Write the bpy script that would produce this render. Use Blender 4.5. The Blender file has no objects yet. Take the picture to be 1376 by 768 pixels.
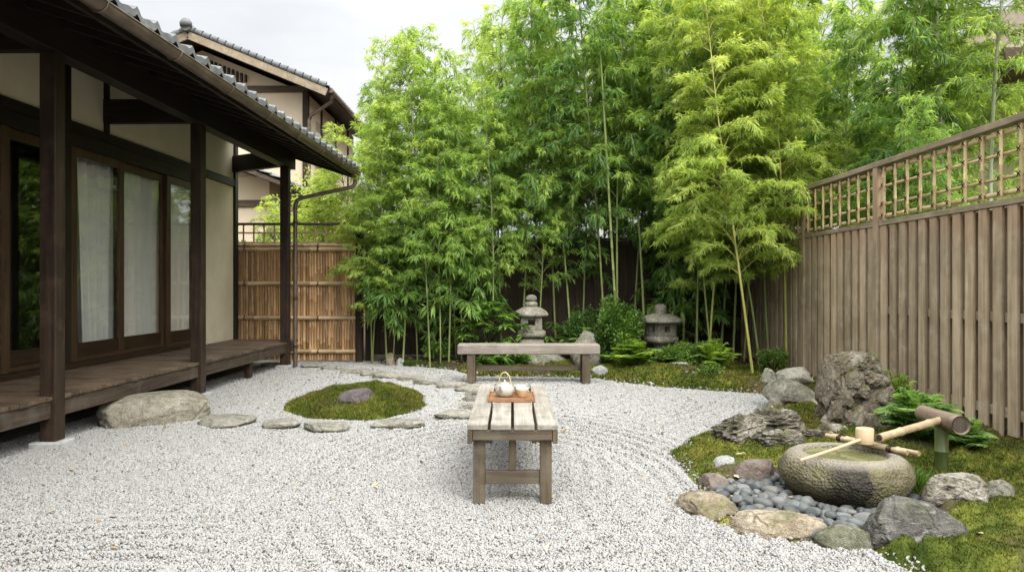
import bpy, bmesh, math, random
import numpy as np
from mathutils import Vector, Matrix, noise
R = math.radians
PI = math.pi
scene = bpy.context.scene
COL = scene.collection

# ------------------------------------------------------------------ camera
CAMH = 1.3
cam_d = bpy.data.cameras.new('camera')
cam = bpy.data.objects.new('camera', cam_d); COL.objects.link(cam)
cam.location = (0, 0, CAMH); cam.rotation_euler = (R(90), 0, 0)
cam_d.sensor_width = 36; cam_d.lens = 26.16
cam_d.clip_start = 0.05; cam_d.clip_end = 1500
scene.camera = cam

# ------------------------------------------------------------------ sky, sun, exposure
SUN_EL, SUN_AZ = R(46), R(152)          # azimuth clockwise from +Y: the veiled sun stands behind the camera, a little to the right
world = bpy.data.worlds.new('World'); scene.world = world
world.use_nodes = True
nt = world.node_tree; nt.nodes.clear()
wo = nt.nodes.new('ShaderNodeOutputWorld'); bg = nt.nodes.new('ShaderNodeBackground')
sky = nt.nodes.new('ShaderNodeTexSky'); sky.sky_type = 'NISHITA'; sky.sun_disc = False
sky.sun_elevation = SUN_EL; sky.sun_rotation = SUN_AZ
sky.air_density = 1.0; sky.dust_density = 3.0
tc = nt.nodes.new('ShaderNodeTexCoord'); mp = nt.nodes.new('ShaderNodeMapping'); mp.inputs['Scale'].default_value = (1.2, 1.2, 3.0)
nz = nt.nodes.new('ShaderNodeTexNoise'); nz.inputs['Scale'].default_value = 1.7; nz.inputs['Detail'].default_value = 5
nz.inputs['Roughness'].default_value = .55
rp = nt.nodes.new('ShaderNodeValToRGB')
rp.color_ramp.elements[0].position = .3; rp.color_ramp.elements[0].color = (6.3, 6.5, 6.75, 1)
rp.color_ramp.elements[1].position = .68; rp.color_ramp.elements[1].color = (9.6, 9.62, 9.6, 1)
mx = nt.nodes.new('ShaderNodeMix'); mx.data_type = 'RGBA'; mx.inputs[0].default_value = .93
nt.links.new(tc.outputs['Generated'], mp.inputs['Vector']); nt.links.new(mp.outputs[0], nz.inputs['Vector'])
nt.links.new(nz.outputs['Fac'], rp.inputs[0])
# an overcast sky is about three times brighter overhead than at the horizon
sxyz = nt.nodes.new('ShaderNodeSeparateXYZ'); nt.links.new(tc.outputs['Generated'], sxyz.inputs[0])
gm = nt.nodes.new('ShaderNodeMath'); gm.operation = 'MULTIPLY_ADD'; gm.use_clamp = False; gm.inputs[1].default_value = 3.4; gm.inputs[2].default_value = .60
ab = nt.nodes.new('ShaderNodeMath'); ab.operation = 'MAXIMUM'; ab.inputs[1].default_value = 0; nt.links.new(sxyz.outputs[2], ab.inputs[0]); sq = nt.nodes.new('ShaderNodeMath'); sq.operation = 'SUBTRACT'; sq.use_clamp = True; sq.inputs[1].default_value = .15; nt.links.new(ab.outputs[0], sq.inputs[0])
pw = nt.nodes.new('ShaderNodeMath'); pw.operation = 'POWER'; pw.inputs[1].default_value = 2.0; nt.links.new(sq.outputs[0], pw.inputs[0])
nt.links.new(pw.outputs[0], gm.inputs[0])
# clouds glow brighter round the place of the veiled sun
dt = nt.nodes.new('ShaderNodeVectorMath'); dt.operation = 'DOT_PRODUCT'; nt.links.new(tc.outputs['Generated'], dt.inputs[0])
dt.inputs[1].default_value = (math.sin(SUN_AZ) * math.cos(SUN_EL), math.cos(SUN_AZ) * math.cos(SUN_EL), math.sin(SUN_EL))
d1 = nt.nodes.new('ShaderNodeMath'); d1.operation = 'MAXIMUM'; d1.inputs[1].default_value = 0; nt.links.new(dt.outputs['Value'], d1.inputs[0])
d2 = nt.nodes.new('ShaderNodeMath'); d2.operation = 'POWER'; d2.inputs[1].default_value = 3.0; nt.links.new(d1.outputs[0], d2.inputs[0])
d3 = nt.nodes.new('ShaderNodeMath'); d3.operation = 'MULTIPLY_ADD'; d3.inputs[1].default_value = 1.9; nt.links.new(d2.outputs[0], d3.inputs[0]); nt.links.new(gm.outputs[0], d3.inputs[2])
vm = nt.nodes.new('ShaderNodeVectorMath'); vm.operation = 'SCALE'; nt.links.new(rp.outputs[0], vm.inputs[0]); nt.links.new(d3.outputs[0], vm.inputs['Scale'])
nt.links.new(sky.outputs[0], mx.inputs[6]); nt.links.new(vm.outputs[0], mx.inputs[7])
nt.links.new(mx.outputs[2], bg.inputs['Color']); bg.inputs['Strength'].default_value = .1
nt.links.new(bg.outputs[0], wo.inputs[0])

sun_d = bpy.data.lights.new('sun', 'SUN'); sun = bpy.data.objects.new('sun', sun_d); COL.objects.link(sun)
sun_d.energy = 1.5; sun_d.angle = R(32); sun_d.color = (1, .975, .93)
sd = Vector((math.sin(SUN_AZ) * math.cos(SUN_EL), math.cos(SUN_AZ) * math.cos(SUN_EL), math.sin(SUN_EL)))
sun.rotation_euler = sd.to_track_quat('Z', 'Y').to_euler(); sun.location = (0, -3, 14)

vs = scene.view_settings
vs.view_transform = 'Standard'; vs.look = 'None'; vs.gamma = 1; vs.use_curve_mapping = False
vs.exposure = 0.87
scene.render.engine = 'CYCLES'
cy = scene.cycles
cy.use_denoising = True
cy.max_bounces = 10; cy.diffuse_bounces = 6; cy.glossy_bounces = 3; cy.transmission_bounces = 6; cy.transparent_max_bounces = 10
cy.use_adaptive_sampling = True; cy.adaptive_threshold = .015
cy.sample_clamp_indirect = 6

# ------------------------------------------------------------------ node helpers
class NT:
    def __init__(s, name):
        s.m = bpy.data.materials.new(name); s.m.use_nodes = True
        s.t = s.m.node_tree; s.t.nodes.clear()
        s.out = s.n('ShaderNodeOutputMaterial'); s.b = s.n('ShaderNodeBsdfPrincipled')
        s.l(s.b.outputs[0], s.out.inputs[0])
    def n(s, typ, **kw):
        x = s.t.nodes.new(typ)
        for k, v in kw.items(): setattr(x, k, v)
        return x
    def l(s, a, b): s.t.links.new(a, b)
    def inp(s, sock, v):
        if hasattr(v, 'links'): s.l(v, sock)
        else: sock.default_value = v
    def coords(s, scale=(1, 1, 1), rnd=False, rot=(0, 0, 0)):
        c = s.n('ShaderNodeTexCoord').outputs['Object']
        if rnd:
            oi = s.n('ShaderNodeObjectInfo'); mu = s.n('ShaderNodeVectorMath', operation='SCALE')
            mu.inputs[0].default_value = (17, 31, 23); s.l(oi.outputs['Random'], mu.inputs['Scale'])
            ad = s.n('ShaderNodeVectorMath', operation='ADD'); s.l(c, ad.inputs[0]); s.l(mu.outputs[0], ad.inputs[1]); c = ad.outputs[0]
        m = s.n('ShaderNodeMapping'); m.inputs['Scale'].default_value = scale; m.inputs['Rotation'].default_value = rot
        s.l(c, m.inputs[0]); return m.outputs[0]
    def noise(s, vec, scale, detail=4, rough=.55, dist=0):
        x = s.n('ShaderNodeTexNoise'); s.l(vec, x.inputs['Vector'])
        x.inputs['Scale'].default_value = scale; x.inputs['Detail'].default_value = detail
        x.inputs['Roughness'].default_value = rough; x.inputs['Distortion'].default_value = dist
        return x.outputs['Fac']
    def vor(s, vec, scale, feature='F1', out='Distance'):
        x = s.n('ShaderNodeTexVoronoi', feature=feature); s.l(vec, x.inputs['Vector']); x.inputs['Scale'].default_value = scale
        return x.outputs[out]
    def ramp(s, fac, stops):
        x = s.n('ShaderNodeValToRGB'); e = x.color_ramp.elements
        while len(e) > 1: e.remove(e[-1])
        for i, (p, c) in enumerate(stops):
            k = e[0] if i == 0 else e.new(p)
            k.position = p; k.color = (*c, 1) if len(c) == 3 else c
        s.inp(x.inputs[0], fac); return x.outputs[0]
    def step(s, fac, a, b): return s.ramp(fac, [(a, (0, 0, 0)), (b, (1, 1, 1))])
    def mix(s, fac, a, b, mode='MIX'):
        x = s.n('ShaderNodeMix'); x.data_type = 'RGBA'; x.blend_type = mode
        s.inp(x.inputs[0], fac)
        for k, v in ((6, a), (7, b)):
            s.inp(x.inputs[k], (*v, 1) if isinstance(v, tuple) and len(v) == 3 else v)
        return x.outputs[2]
    def math(s, op, a, b=0.0):
        x = s.n('ShaderNodeMath', operation=op); s.inp(x.inputs[0], a); s.inp(x.inputs[1], b); return x.outputs[0]
    def island(s): return s.n('ShaderNodeNewGeometry').outputs['Random Per Island']
    def bump(s, h, strength=.5, dist=.01):
        x = s.n('ShaderNodeBump'); s.l(h, x.inputs['Height'])
        x.inputs['Strength'].default_value = strength; x.inputs['Distance'].default_value = dist
        s.l(x.outputs[0], s.b.inputs['Normal']); return x
    def done(s, color=None, rough=.7, spec=.3):
        if color is not None: s.inp(s.b.inputs['Base Color'], (*color, 1) if isinstance(color, tuple) and len(color) == 3 else color)
        s.inp(s.b.inputs['Roughness'], rough); s.b.inputs['Specular IOR Level'].default_value = spec
        return s.m

def wood(name, dark, light, axis='Z', rough=.65, wear=None, vary=.35, fine=1.0, rnd=False, spec=.3):
    s = NT(name)
    sc = {'X': (1.2, 26, 26), 'Y': (26, 1.2, 26), 'Z': (26, 26, 1.2)}[axis]
    v = s.coords(tuple(k * fine for k in sc), rnd)
    isl = s.island()
    off = s.n('ShaderNodeVectorMath', operation='SCALE'); off.inputs[0].default_value = (13, 41, 29); s.l(isl, off.inputs['Scale'])
    ad = s.n('ShaderNodeVectorMath', operation='ADD'); s.l(v, ad.inputs[0]); s.l(off.outputs[0], ad.inputs[1]); v = ad.outputs[0]
    g = s.noise(v, 1.0, 6, .62, .6)
    big = s.noise(s.coords((1, 1, 1), rnd), 2.2, 4, .6)
    c = s.ramp(g, [(.28, dark), (.72, light)])
    hv = s.n('ShaderNodeHueSaturation'); s.l(c, hv.inputs['Color'])
    s.l(s.math('ADD', s.math('MULTIPLY', isl, vary * 1.2), 1 - vary * .6), hv.inputs['Value']); c = hv.outputs[0]
    c = s.mix(s.math('MULTIPLY', s.step(big, .42, .7), .45), c, tuple(k * .6 for k in dark))
    if wear:
        w = s.noise(s.coords((1, 1, 1), rnd), 5.5, 5, .65)
        c = s.mix(s.math('MULTIPLY', s.step(w, .5, .72), .6), c, wear)
    s.bump(g, .35, .004)
    return s.done(c, rough, spec)

def bamboo_mat(name, c1, c2, axis='Z', node_step=.24, rough=.45, vary=.3):
    s = NT(name)
    sc = {'X': (2, 30, 30), 'Y': (30, 2, 30), 'Z': (30, 30, 2)}[axis]
    g = s.noise(s.coords(sc, True), 1, 4, .6)
    isl = s.island()
    c = s.ramp(g, [(.3, c1), (.7, c2)])
    hv = s.n('ShaderNodeHueSaturation'); s.l(c, hv.inputs['Color'])
    s.l(s.math('ADD', s.math('MULTIPLY', isl, vary * 1.4), 1 - vary * .7), hv.inputs['Value']); c = hv.outputs[0]
    blot = s.noise(s.coords((1, 1, 1), True), 14, 4, .7)
    c = s.mix(s.math('MULTIPLY', s.step(blot, .56, .72), .5), c, tuple(k * .45 for k in c1))
    s.bump(g, .2, .003)
    return s.done(c, rough, .4)

def rockmat(name, c1, c2, c3, scale=3.0, moss=0.0, lichen=.35, bump=.8, vein=None):
    s = NT(name); v = s.coords((1, 1, 1), True)
    a = s.noise(v, scale, 8, .62, .4); b = s.noise(v, scale * 6, 6, .7); f = s.noise(v, scale * 30, 3, .6)
    c = s.ramp(a, [(.3, c1), (.5, c2), (.7, c3)])
    c = s.mix(.6, c, s.ramp(b, [(.32, (.16, .15, .14)), (.62, (1.08, 1.08, 1.08))]), 'MULTIPLY')
    c = s.mix(.6, c, s.ramp(f, [(.35, (.55, .55, .55)), (.6, (1.1, 1.1, 1.1))]), 'MULTIPLY')
    if lichen:
        li = s.noise(v, scale * 2.2, 6, .7, 1.0)
        c = s.mix(s.math('MULTIPLY', s.step(li, .56, .66), lichen), c, (.46, .45, .40))
    if vein:
        ve = s.noise(s.coords((1, 1, 4), True, (.5, .4, 0)), scale * 1.3, 7, .65, 1.5)
        c = s.mix(s.math('MULTIPLY', s.step(ve, .57, .63), .6), c, vein)
    if moss:
        ge = s.n('ShaderNodeNewGeometry'); sx = s.n('ShaderNodeSeparateXYZ'); s.l(ge.outputs['Normal'], sx.inputs[0])
        mo = s.noise(v, scale * 1.8, 5, .6)
        k = s.math('MULTIPLY', s.step(mo, .5, .6), s.step(sx.outputs[2], .1, .6))
        c = s.mix(s.math('MULTIPLY', k, moss), c, s.ramp(b, [(.3, (.05, .065, .012)), (.7, (.14, .15, .03))]))
    wv = s.n('ShaderNodeVectorMath', operation='MULTIPLY_ADD'); nzv = s.n('ShaderNodeTexNoise'); s.l(v, nzv.inputs['Vector']); nzv.inputs['Scale'].default_value = scale * 1.5
    s.l(nzv.outputs['Color'], wv.inputs[0]); wv.inputs[1].default_value = (.22, .22, .22); s.l(v, wv.inputs[2])
    cr = s.vor(wv.outputs[0], scale * 1.1, 'DISTANCE_TO_EDGE'); crk = s.math('SUBTRACT', 1.0, s.step(cr, .0, .05))
    crk = s.math('MULTIPLY', crk, s.step(s.noise(v, scale * .9, 3, .5), .42, .55))
    c = s.mix(s.math('MULTIPLY', crk, .4), c, tuple(k * .35 for k in c1))
    h = s.math('ADD', s.math('MULTIPLY', b, .7), s.math('MULTIPLY', f, .35))
    h = s.math('SUBTRACT', s.math('ADD', h, a), s.math('MULTIPLY', crk, .3))
    s.bump(h, bump, .045)
    return s.done(c, .85, .25)

def leafmat(name, dark, mid, light, transl=.35, rough=.45):
    s = NT(name)
    at = s.n('ShaderNodeAttribute'); at.attribute_name = 'tint'
    oi = s.n('ShaderNodeObjectInfo')
    f = s.math('ADD', at.outputs['Fac'], s.math('MULTIPLY', s.math('SUBTRACT', oi.outputs['Random'], .5), .25))
    c = s.ramp(f, [(.05, dark), (.5, mid), (.95, light)])
    s.done(c, rough, .35)
    tr = s.n('ShaderNodeBsdfTranslucent'); s.l(s.mix(1, c, (1.75, 1.6, .8), 'MULTIPLY'), tr.inputs[0])
    ms = s.n('ShaderNodeMixShader'); ms.inputs[0].default_value = transl
    s.l(s.b.outputs[0], ms.inputs[1]); s.l(tr.outputs[0], ms.inputs[2]); s.l(ms.outputs[0], s.out.inputs[0])
    return s.m

# ------------------------------------------------------------------ materials
MT = {}
MT['dark_wood'] = wood('dark_stained_wood', (.012, .008, .006), (.035, .022, .015), 'Z', .5, vary=.3)
MT['dark_wood_y'] = wood('dark_stained_beam', (.010, .007, .005), (.030, .019, .013), 'Y', .55, vary=.3)
MT['dark_wood_x'] = wood('dark_stained_tie', (.010, .007, .005), (.030, .019, .013), 'X', .55, vary=.3)
MT['door_wood'] = wood('door_frame_wood', (.034, .019, .010), (.10, .056, .028), 'Z', .45, vary=.3)
MT['kick_wood'] = wood('door_kick_wood', (.018, .010, .006), (.05, .027, .014), 'Y', .5, vary=.3)
MT['deck'] = wood('deck_boards', (.045, .030, .018), (.15, .102, .066), 'X', .6, wear=(.20, .155, .108), vary=.5)
MT['deck_fascia'] = wood('deck_fascia', (.035, .024, .016), (.115, .082, .056), 'Y', .65, wear=(.12, .1, .08))
MT['column'] = wood('column_wood', (.013, .009, .006), (.058, .036, .022), 'Z', .5, wear=(.075, .048, .03))
MT['bench_y'] = wood('weathered_bench_y', (.16, .14, .112), (.38, .345, .29), 'Y', .75, wear=(.40, .37, .32), vary=.25, fine=1.4)
MT['bench_x'] = wood('weathered_bench_x', (.16, .135, .11), (.36, .31, .26), 'X', .75, wear=(.38, .34, .295), vary=.2, fine=1.4)
MT['bench_leg'] = wood('weathered_bench_leg', (.045, .034, .02), (.17, .128, .08), 'Z', .75, wear=(.17, .145, .105), vary=.3, fine=1.3)
MT['bench_apron'] = wood('weathered_bench_apron', (.05, .038, .024), (.17, .13, .088), 'X', .75, wear=(.13, .125, .08), vary=.25, fine=1.3)
MT['fence'] = wood('weathered_fence_board', (.25, .185, .115), (.53, .42, .285), 'Z', .8, wear=(.51, .43, .315), vary=.45)
fm = MT['fence']; ft = fm.node_tree; fb = next(n for n in ft.nodes if n.type == 'BSDF_PRINCIPLED'); src = fb.inputs['Base Color'].links[0].from_socket
s = NT.__new__(NT); s.m = fm; s.t = ft; s.b = fb
sx = s.n('ShaderNodeSeparateXYZ'); s.l(s.n('ShaderNodeTexCoord').outputs['Object'], sx.inputs[0])
hz_ = s.math('ADD', s.math('MULTIPLY', sx.outputs[2], .5), s.math('MULTIPLY', s.math('SUBTRACT', s.noise(s.coords((4, 9, 3)), 1.3, 4, .65), .5), .5))
rz_ = s.math('ADD', hz_, s.math('MULTIPLY', s.island(), .16))
s.l(s.mix(s.math('MULTIPLY', s.step(rz_, .92, 1.12), .32), src, (.30, .15, .085)), fb.inputs['Base Color'])
MT['fence_y'] = wood('weathered_fence_rail', (.20, .155, .10), (.41, .33, .23), 'Y', .8, wear=(.42, .345, .25), vary=.3)
MT['fence_back'] = wood('brown_fence_board', (.025, .018, .012), (.075, .05, .032), 'Z', .8, vary=.5)
MT['fence_back_x'] = wood('brown_fence_rail', (.06, .043, .03), (.15, .11, .08), 'X', .8, vary=.3)
MT['bam_lat_z'] = bamboo_mat('dry_bamboo_upright', (.42, .30, .15), (.68, .53, .31), 'Z')
MT['bam_lat_y'] = bamboo_mat('dry_bamboo_rail', (.42, .30, .15), (.68, .53, .31), 'Y')
MT['bam_lat_x'] = bamboo_mat('dry_bamboo_crossrail', (.38, .26, .13), (.62, .46, .27), 'X')
MT['bam_slat'] = bamboo_mat('brown_bamboo_slat', (.28, .155, .065), (.56, .35, .175), 'Z', vary=.6)
MT['bam_spout'] = bamboo_mat('pale_bamboo', (.27, .195, .11), (.45, .35, .215), 'X')
MT['bam_green'] = bamboo_mat('green_bamboo_post', (.055, .08, .022), (.11, .135, .045), 'Z', rough=.35)
MT['bam_brown'] = bamboo_mat('brown_bamboo_log', (.12, .082, .058), (.25, .19, .14), 'Y')
MT['culm'] = bamboo_mat('living_culm', (.105, .145, .04), (.25, .28, .09), 'Z', vary=.3)
MT['culm_grey'] = bamboo_mat('grey_green_culm', (.20, .22, .13), (.34, .36, .22), 'Z', vary=.2)
MT['culm_yellow'] = bamboo_mat('yellow_green_culm', (.25, .25, .05), (.42, .40, .12), 'Z', vary=.2)
MT['trunk'] = wood('tree_bark', (.03, .022, .015), (.10, .08, .06), 'Z', .9)

s = NT('plaster'); v = s.coords()
g = s.noise(v, 3, 6, .6); f = s.noise(v, 120, 3, .6)
c = s.ramp(g, [(.25, (.60, .525, .375)), (.75, (.72, .645, .49))]); s.bump(f, .25, .002); MT['plaster'] = s.done(c, .9, .1)
s = NT('beige_render'); v = s.coords(); g = s.noise(v, .8, 6, .6)
c = s.ramp(g, [(.25, (.56, .45, .32)), (.75, (.68, .57, .43))]); MT['beige'] = s.done(c, .9, .1)
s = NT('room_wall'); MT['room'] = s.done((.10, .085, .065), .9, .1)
s = NT('curtain_linen'); v = s.coords((1, 1, 1)); w = s.noise(s.coords((1, 300, 300)), 1, 2)
w2 = s.noise(v, 9, 4, .6)
s.done(s.ramp(w2, [(.3, (.82, .80, .74)), (.7, (.90, .88, .83))]), .9, .1); s.bump(w, .2, .001)
tr = s.n('ShaderNodeBsdfTranslucent'); tr.inputs[0].default_value = (.8, .78, .72, 1)
ms = s.n('ShaderNodeMixShader'); ms.inputs[0].default_value = .08
s.l(s.b.outputs[0], ms.inputs[1]); s.l(tr.outputs[0], ms.inputs[2]); s.l(ms.outputs[0], s.out.inputs[0]); MT['curtain'] = s.m
s = NT('window_glass'); tr = s.n('ShaderNodeBsdfTransparent'); tr.inputs[0].default_value = (.97, .98, .97, 1)
gl = s.n('ShaderNodeBsdfGlossy'); gl.inputs['Roughness'].default_value = .004
lw = s.n('ShaderNodeLayerWeight'); lw.inputs['Blend'].default_value = .5
fr = s.n('ShaderNodeMath', operation='MULTIPLY_ADD'); s.l(s.math('POWER', lw.outputs['Facing'], 4.0), fr.inputs[0]); fr.inputs[1].default_value = .9; fr.inputs[2].default_value = .08
nb = s.noise(s.coords((1, 1, 1)), 1.6, 2); bp = s.n('ShaderNodeBump'); s.l(nb, bp.inputs['Height']); bp.inputs['Strength'].default_value = .05; bp.inputs['Distance'].default_value = .02
s.l(bp.outputs[0], gl.inputs['Normal'])
ms = s.n('ShaderNodeMixShader'); s.l(fr.outputs[0], ms.inputs[0]); s.l(tr.outputs[0], ms.inputs[1]); s.l(gl.outputs[0], ms.inputs[2])
s.l(ms.outputs[0], s.out.inputs[0]); MT['glass'] = s.m
s = NT('roof_tile_clay'); v = s.coords(); a = s.noise(v, 2.2, 6, .65); b = s.noise(v, 22, 4, .6); isl = s.island()
c = s.ramp(a, [(.3, (.085, .09, .092)), (.7, (.20, .206, .205))]); c = s.mix(.5, c, s.ramp(b, [(.3, (.5, .5, .5)), (.7, (1, 1, 1))]), 'MULTIPLY')
c = s.mix(s.math('MULTIPLY', s.step(s.noise(v, 6, 5, .7), .55, .65), .5), c, (.28, .285, .26)); s.bump(b, .3, .004); MT['tile'] = s.done(c, .6, .4)
s = NT('brown_roofing'); v = s.coords((1, 6, 6)); a = s.noise(v, 4, 6, .65)
MT['brown_roof'] = s.done(s.ramp(a, [(.3, (.12, .09, .066)), (.7, (.27, .215, .165))]), .85, .1)
s = NT('copper_gutter'); a = s.noise(s.coords((3, 1, 3)), 4, 5, .6)
s.b.inputs['Metallic'].default_value = .35
MT['gutter'] = s.done(s.ramp(a, [(.3, (.08, .056, .04)), (.7, (.21, .155, .115))]), .42, .5)
s = NT('dark_iron'); MT['iron'] = s.done((.03, .025, .022), .5, .4)
s = NT('fibre_rope'); MT['rope'] = s.done((.025, .018, .013), .9, .1)
s = NT('concrete_pad'); a = s.noise(s.coords(), 12, 5, .6); s.bump(a, .3, .003); MT['concrete'] = s.done(s.ramp(a, [(.3, (.30, .30, .28)), (.7, (.46, .46, .44))]), .9, .2)
MT['lantern'] = rockmat('lantern_granite', (.27, .245, .19), (.42, .385, .305), (.55, .51, .42), 6, moss=.25, lichen=.3)
MT['stone'] = rockmat('path_stone', (.24, .225, .175), (.36, .34, .275), (.46, .435, .36), 4, lichen=.3)
MT['slab'] = rockmat('shoe_stone', (.24, .21, .155), (.34, .31, .235), (.42, .385, .30), 2.6, lichen=.35)
MT['tanrock'] = rockmat('tan_rock', (.22, .17, .11), (.36, .295, .205), (.50, .43, .32), 4, moss=.5, lichen=.3)
MT['greyrock'] = rockmat('dark_grey_rock', (.07, .066, .057), (.155, .147, .128), (.30, .285, .25), 4, moss=.25, lichen=.45, vein=(.30, .28, .255))
MT['lightrock'] = rockmat('pale_rock', (.20, .17, .125), (.42, .38, .31), (.60, .56, .48), 5, moss=.6, lichen=.5, vein=(.10, .08, .065))
MT['mottle'] = rockmat('mottled_brown_rock', (.085, .065, .043), (.25, .205, .145), (.46, .42, .34), 6, moss=.95, lichen=.65)
MT['strata'] = rockmat('layered_rock', (.06, .053, .04), (.20, .175, .13), (.50, .46, .375), 5, moss=.55, lichen=.6, vein=(.05, .045, .038))
MT['boulder'] = rockmat('mossy_boulder', (.15, .14, .105), (.28, .265, .205), (.44, .425, .355), 4, moss=.55, lichen=.4)
MT['purple'] = rockmat('purplish_rock', (.09, .07, .068), (.15, .12, .118), (.21, .175, .17), 5, lichen=.1)
MT['greenrock'] = rockmat('greenish_rock', (.11, .115, .07), (.19, .19, .125), (.29, .285, .21), 5, lichen=.3)
MT['palestone'] = rockmat('pale_round_stone', (.27, .27, .25), (.38, .38, .355), (.48, .48, .45), 7, lichen=.2, bump=.4)
MT['brownstone'] = rockmat('brown_round_stone', (.12, .085, .07), (.19, .15, .125), (.27, .22, .19), 5, lichen=.2, bump=.5)
s = NT('river_pebble'); oi = s.n('ShaderNodeObjectInfo'); a = s.noise(s.coords((1, 1, 1), True), 30, 5, .6)
c = s.ramp(oi.outputs['Random'], [(0, (.05, .056, .055)), (.5, (.095, .103, .10)), (.85, (.155, .16, .153)), (1, (.12, .112, .095))])
c = s.mix(.5, c, s.ramp(a, [(.3, (.6, .6, .6)), (.7, (1.1, 1.1, 1.1))]), 'MULTIPLY'); MT['pebble'] = s.done(c, .55, .4)
# stone basin with its dark wet stain
s = NT('basin_stone'); v = s.coords(); a = s.noise(v, 5, 7, .62); b = s.noise(v, 26, 5, .65); f = s.vor(v, 60)
c = s.ramp(a, [(.3, (.06, .05, .024)), (.55, (.135, .115, .062)), (.75, (.24, .215, .15))])
c = s.mix(.55, c, s.ramp(b, [(.3, (.4, .4, .4)), (.65, (1.05, 1.05, 1.05))]), 'MULTIPLY')
sx = s.n('ShaderNodeSeparateXYZ'); s.l(s.n('ShaderNodeTexCoord').outputs['Object'], sx.inputs[0])
pert = s.math('MULTIPLY', s.math('SUBTRACT', s.noise(v, 7, 6, .7), .5), .26)
xx = s.math('ADD', sx.outputs[0], pert)
xx = s.math('ADD', xx, .5)
band = s.math('MULTIPLY', s.step(xx, .24, .30), s.math('SUBTRACT', 1.0, s.step(xx, .465, .485)))
frontm = s.math('SUBTRACT', 1.0, s.step(s.math('ADD', sx.outputs[1], .5), .34, .45))
band = s.math('MULTIPLY', band, frontm)
c = s.mix(s.math('MULTIPLY', band, .9), c, (.022, .018, .014))
c = s.mix(s.math('MULTIPLY', s.step(s.noise(v, 7, 4, .6), .52, .64), .45), c, (.13, .135, .045))
up = s.step(sx.outputs[2], .225, .262)
c = s.mix(s.math('MULTIPLY', up, .6), c, (.33, .29, .235))
h = s.math('ADD', s.math('MULTIPLY', b, .6), s.math('MULTIPLY', f, .6)); s.bump(h, 1.0, .02)
MT['basin'] = s.done(c, .7, .35)
s = NT('basin_water'); w = s.noise(s.coords(), 14, 3, .5); s.bump(w, .12, .01); MT['water'] = s.done((.15, .15, .065), .05, .6)
s = NT('pale_cypress'); a = s.noise(s.coords((3, 3, 40)), 2, 4, .6); MT['cypress'] = s.done(s.ramp(a, [(.3, (.46, .325, .19)), (.7, (.58, .44, .28))]), .5, .3)
s = NT('tray_lacquer'); a = s.noise(s.coords((40, 3, 40)), 1, 4, .6); MT['tray'] = s.done(s.ramp(a, [(.3, (.20, .095, .042)), (.7, (.32, .165, .08))]), .38, .4)
s = NT('glazed_stoneware'); a = s.noise(s.coords(), 30, 5, .6); MT['pot'] = s.done(s.ramp(a, [(.3, (.33, .32, .265)), (.7, (.43, .415, .35))]), .3, .5)
s = NT('clay_cup'); sx = s.n('ShaderNodeSeparateXYZ'); s.l(s.n('ShaderNodeTexCoord').outputs['Object'], sx.inputs[0])
MT['cup'] = s.done(s.ramp(sx.outputs[2], [(.0, (.44, .28, .15)), (.055, (.50, .34, .20)), (.062, (.60, .55, .47))]), .4, .4)
s = NT('cane_handle'); MT['cane'] = s.done((.44, .34, .2), .5, .3)
s = NT('moss'); at = s.n('ShaderNodeAttribute'); at.attribute_name = 'tint'; v = s.coords()
a = s.noise(v, 1.6, 5, .6); b = s.noise(v, 60, 3, .6)
c = s.ramp(at.outputs['Fac'], [(0, (.03, .05, .008)), (.45, (.085, .105, .016)), (.75, (.17, .17, .03)), (1, (.27, .25, .05))])
c = s.mix(s.math('MULTIPLY', s.step(a, .52, .66), .55), c, (.13, .085, .03))
at2 = s.n('ShaderNodeAttribute'); at2.attribute_name = 'soil'
c = s.mix(at2.outputs['Fac'], c, s.ramp(b, [(.3, (.035, .025, .016)), (.7, (.10, .075, .05))]))
s.bump(b, .6, .01); MT['moss'] = s.done(s.mix(.35, c, (.75, .8, .8), 'MULTIPLY'), .95, .1)
s = NT('soil'); v = s.coords(); b = s.noise(v, 8, 8, .7); s.bump(b, .8, .03); MT['soil'] = s.done(s.ramp(b, [(.3, (.03, .022, .014)), (.7, (.10, .075, .05))]), .95, .1)
s = NT('gravel_bed'); v = s.coords(); f = s.vor(v, 75); o = s.vor(v, 75, 'F1', 'Color')
c = s.mix(.3, (.28, .27, .245), o, 'MULTIPLY'); s.bump(f, 1.0, .01); MT['gravel'] = s.done(c, .9, .1)
s = NT('gravel_stone'); oi = s.n('ShaderNodeObjectInfo')
c = s.ramp(oi.outputs['Random'], [(0, (.30, .295, .28)), (.42, (.345, .34, .325)), (.70, (.29, .282, .264)), (.86, (.26, .25, .232)), (.945, (.21, .2, .182)), (.972, (.32, .27, .21)), (.985, (.11, .105, .10)), (1.0, (.07, .065, .06))])
MT['gstone'] = s.done(c, .85, .2)
s = NT('dead_leaf'); MT['litter'] = s.done(s.ramp(s.island(), [(0, (.16, .09, .035)), (.5, (.34, .24, .11)), (1, (.5, .43, .27))]), .8, .2)
MT['leaf_mid'] = leafmat('bamboo_leaf', (.09, .165, .036), (.27, .405, .095), (.47, .58, .185), .54)
MT['leaf_deep'] = leafmat('bamboo_leaf_deep', (.06, .13, .034), (.17, .305, .075), (.35, .49, .145), .52)
MT['leaf_light'] = leafmat('bamboo_leaf_light', (.19, .28, .055), (.35, .46, .115), (.53, .61, .22), .52)
MT['shrub'] = leafmat('shrub_leaf', (.04, .09, .02), (.11, .21, .036), (.24, .36, .08), .3, .35)
MT['shrub_dark'] = leafmat('shrub_leaf_dark', (.03, .075, .02), (.075, .16, .034), (.16, .28, .065), .28, .35)
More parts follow.
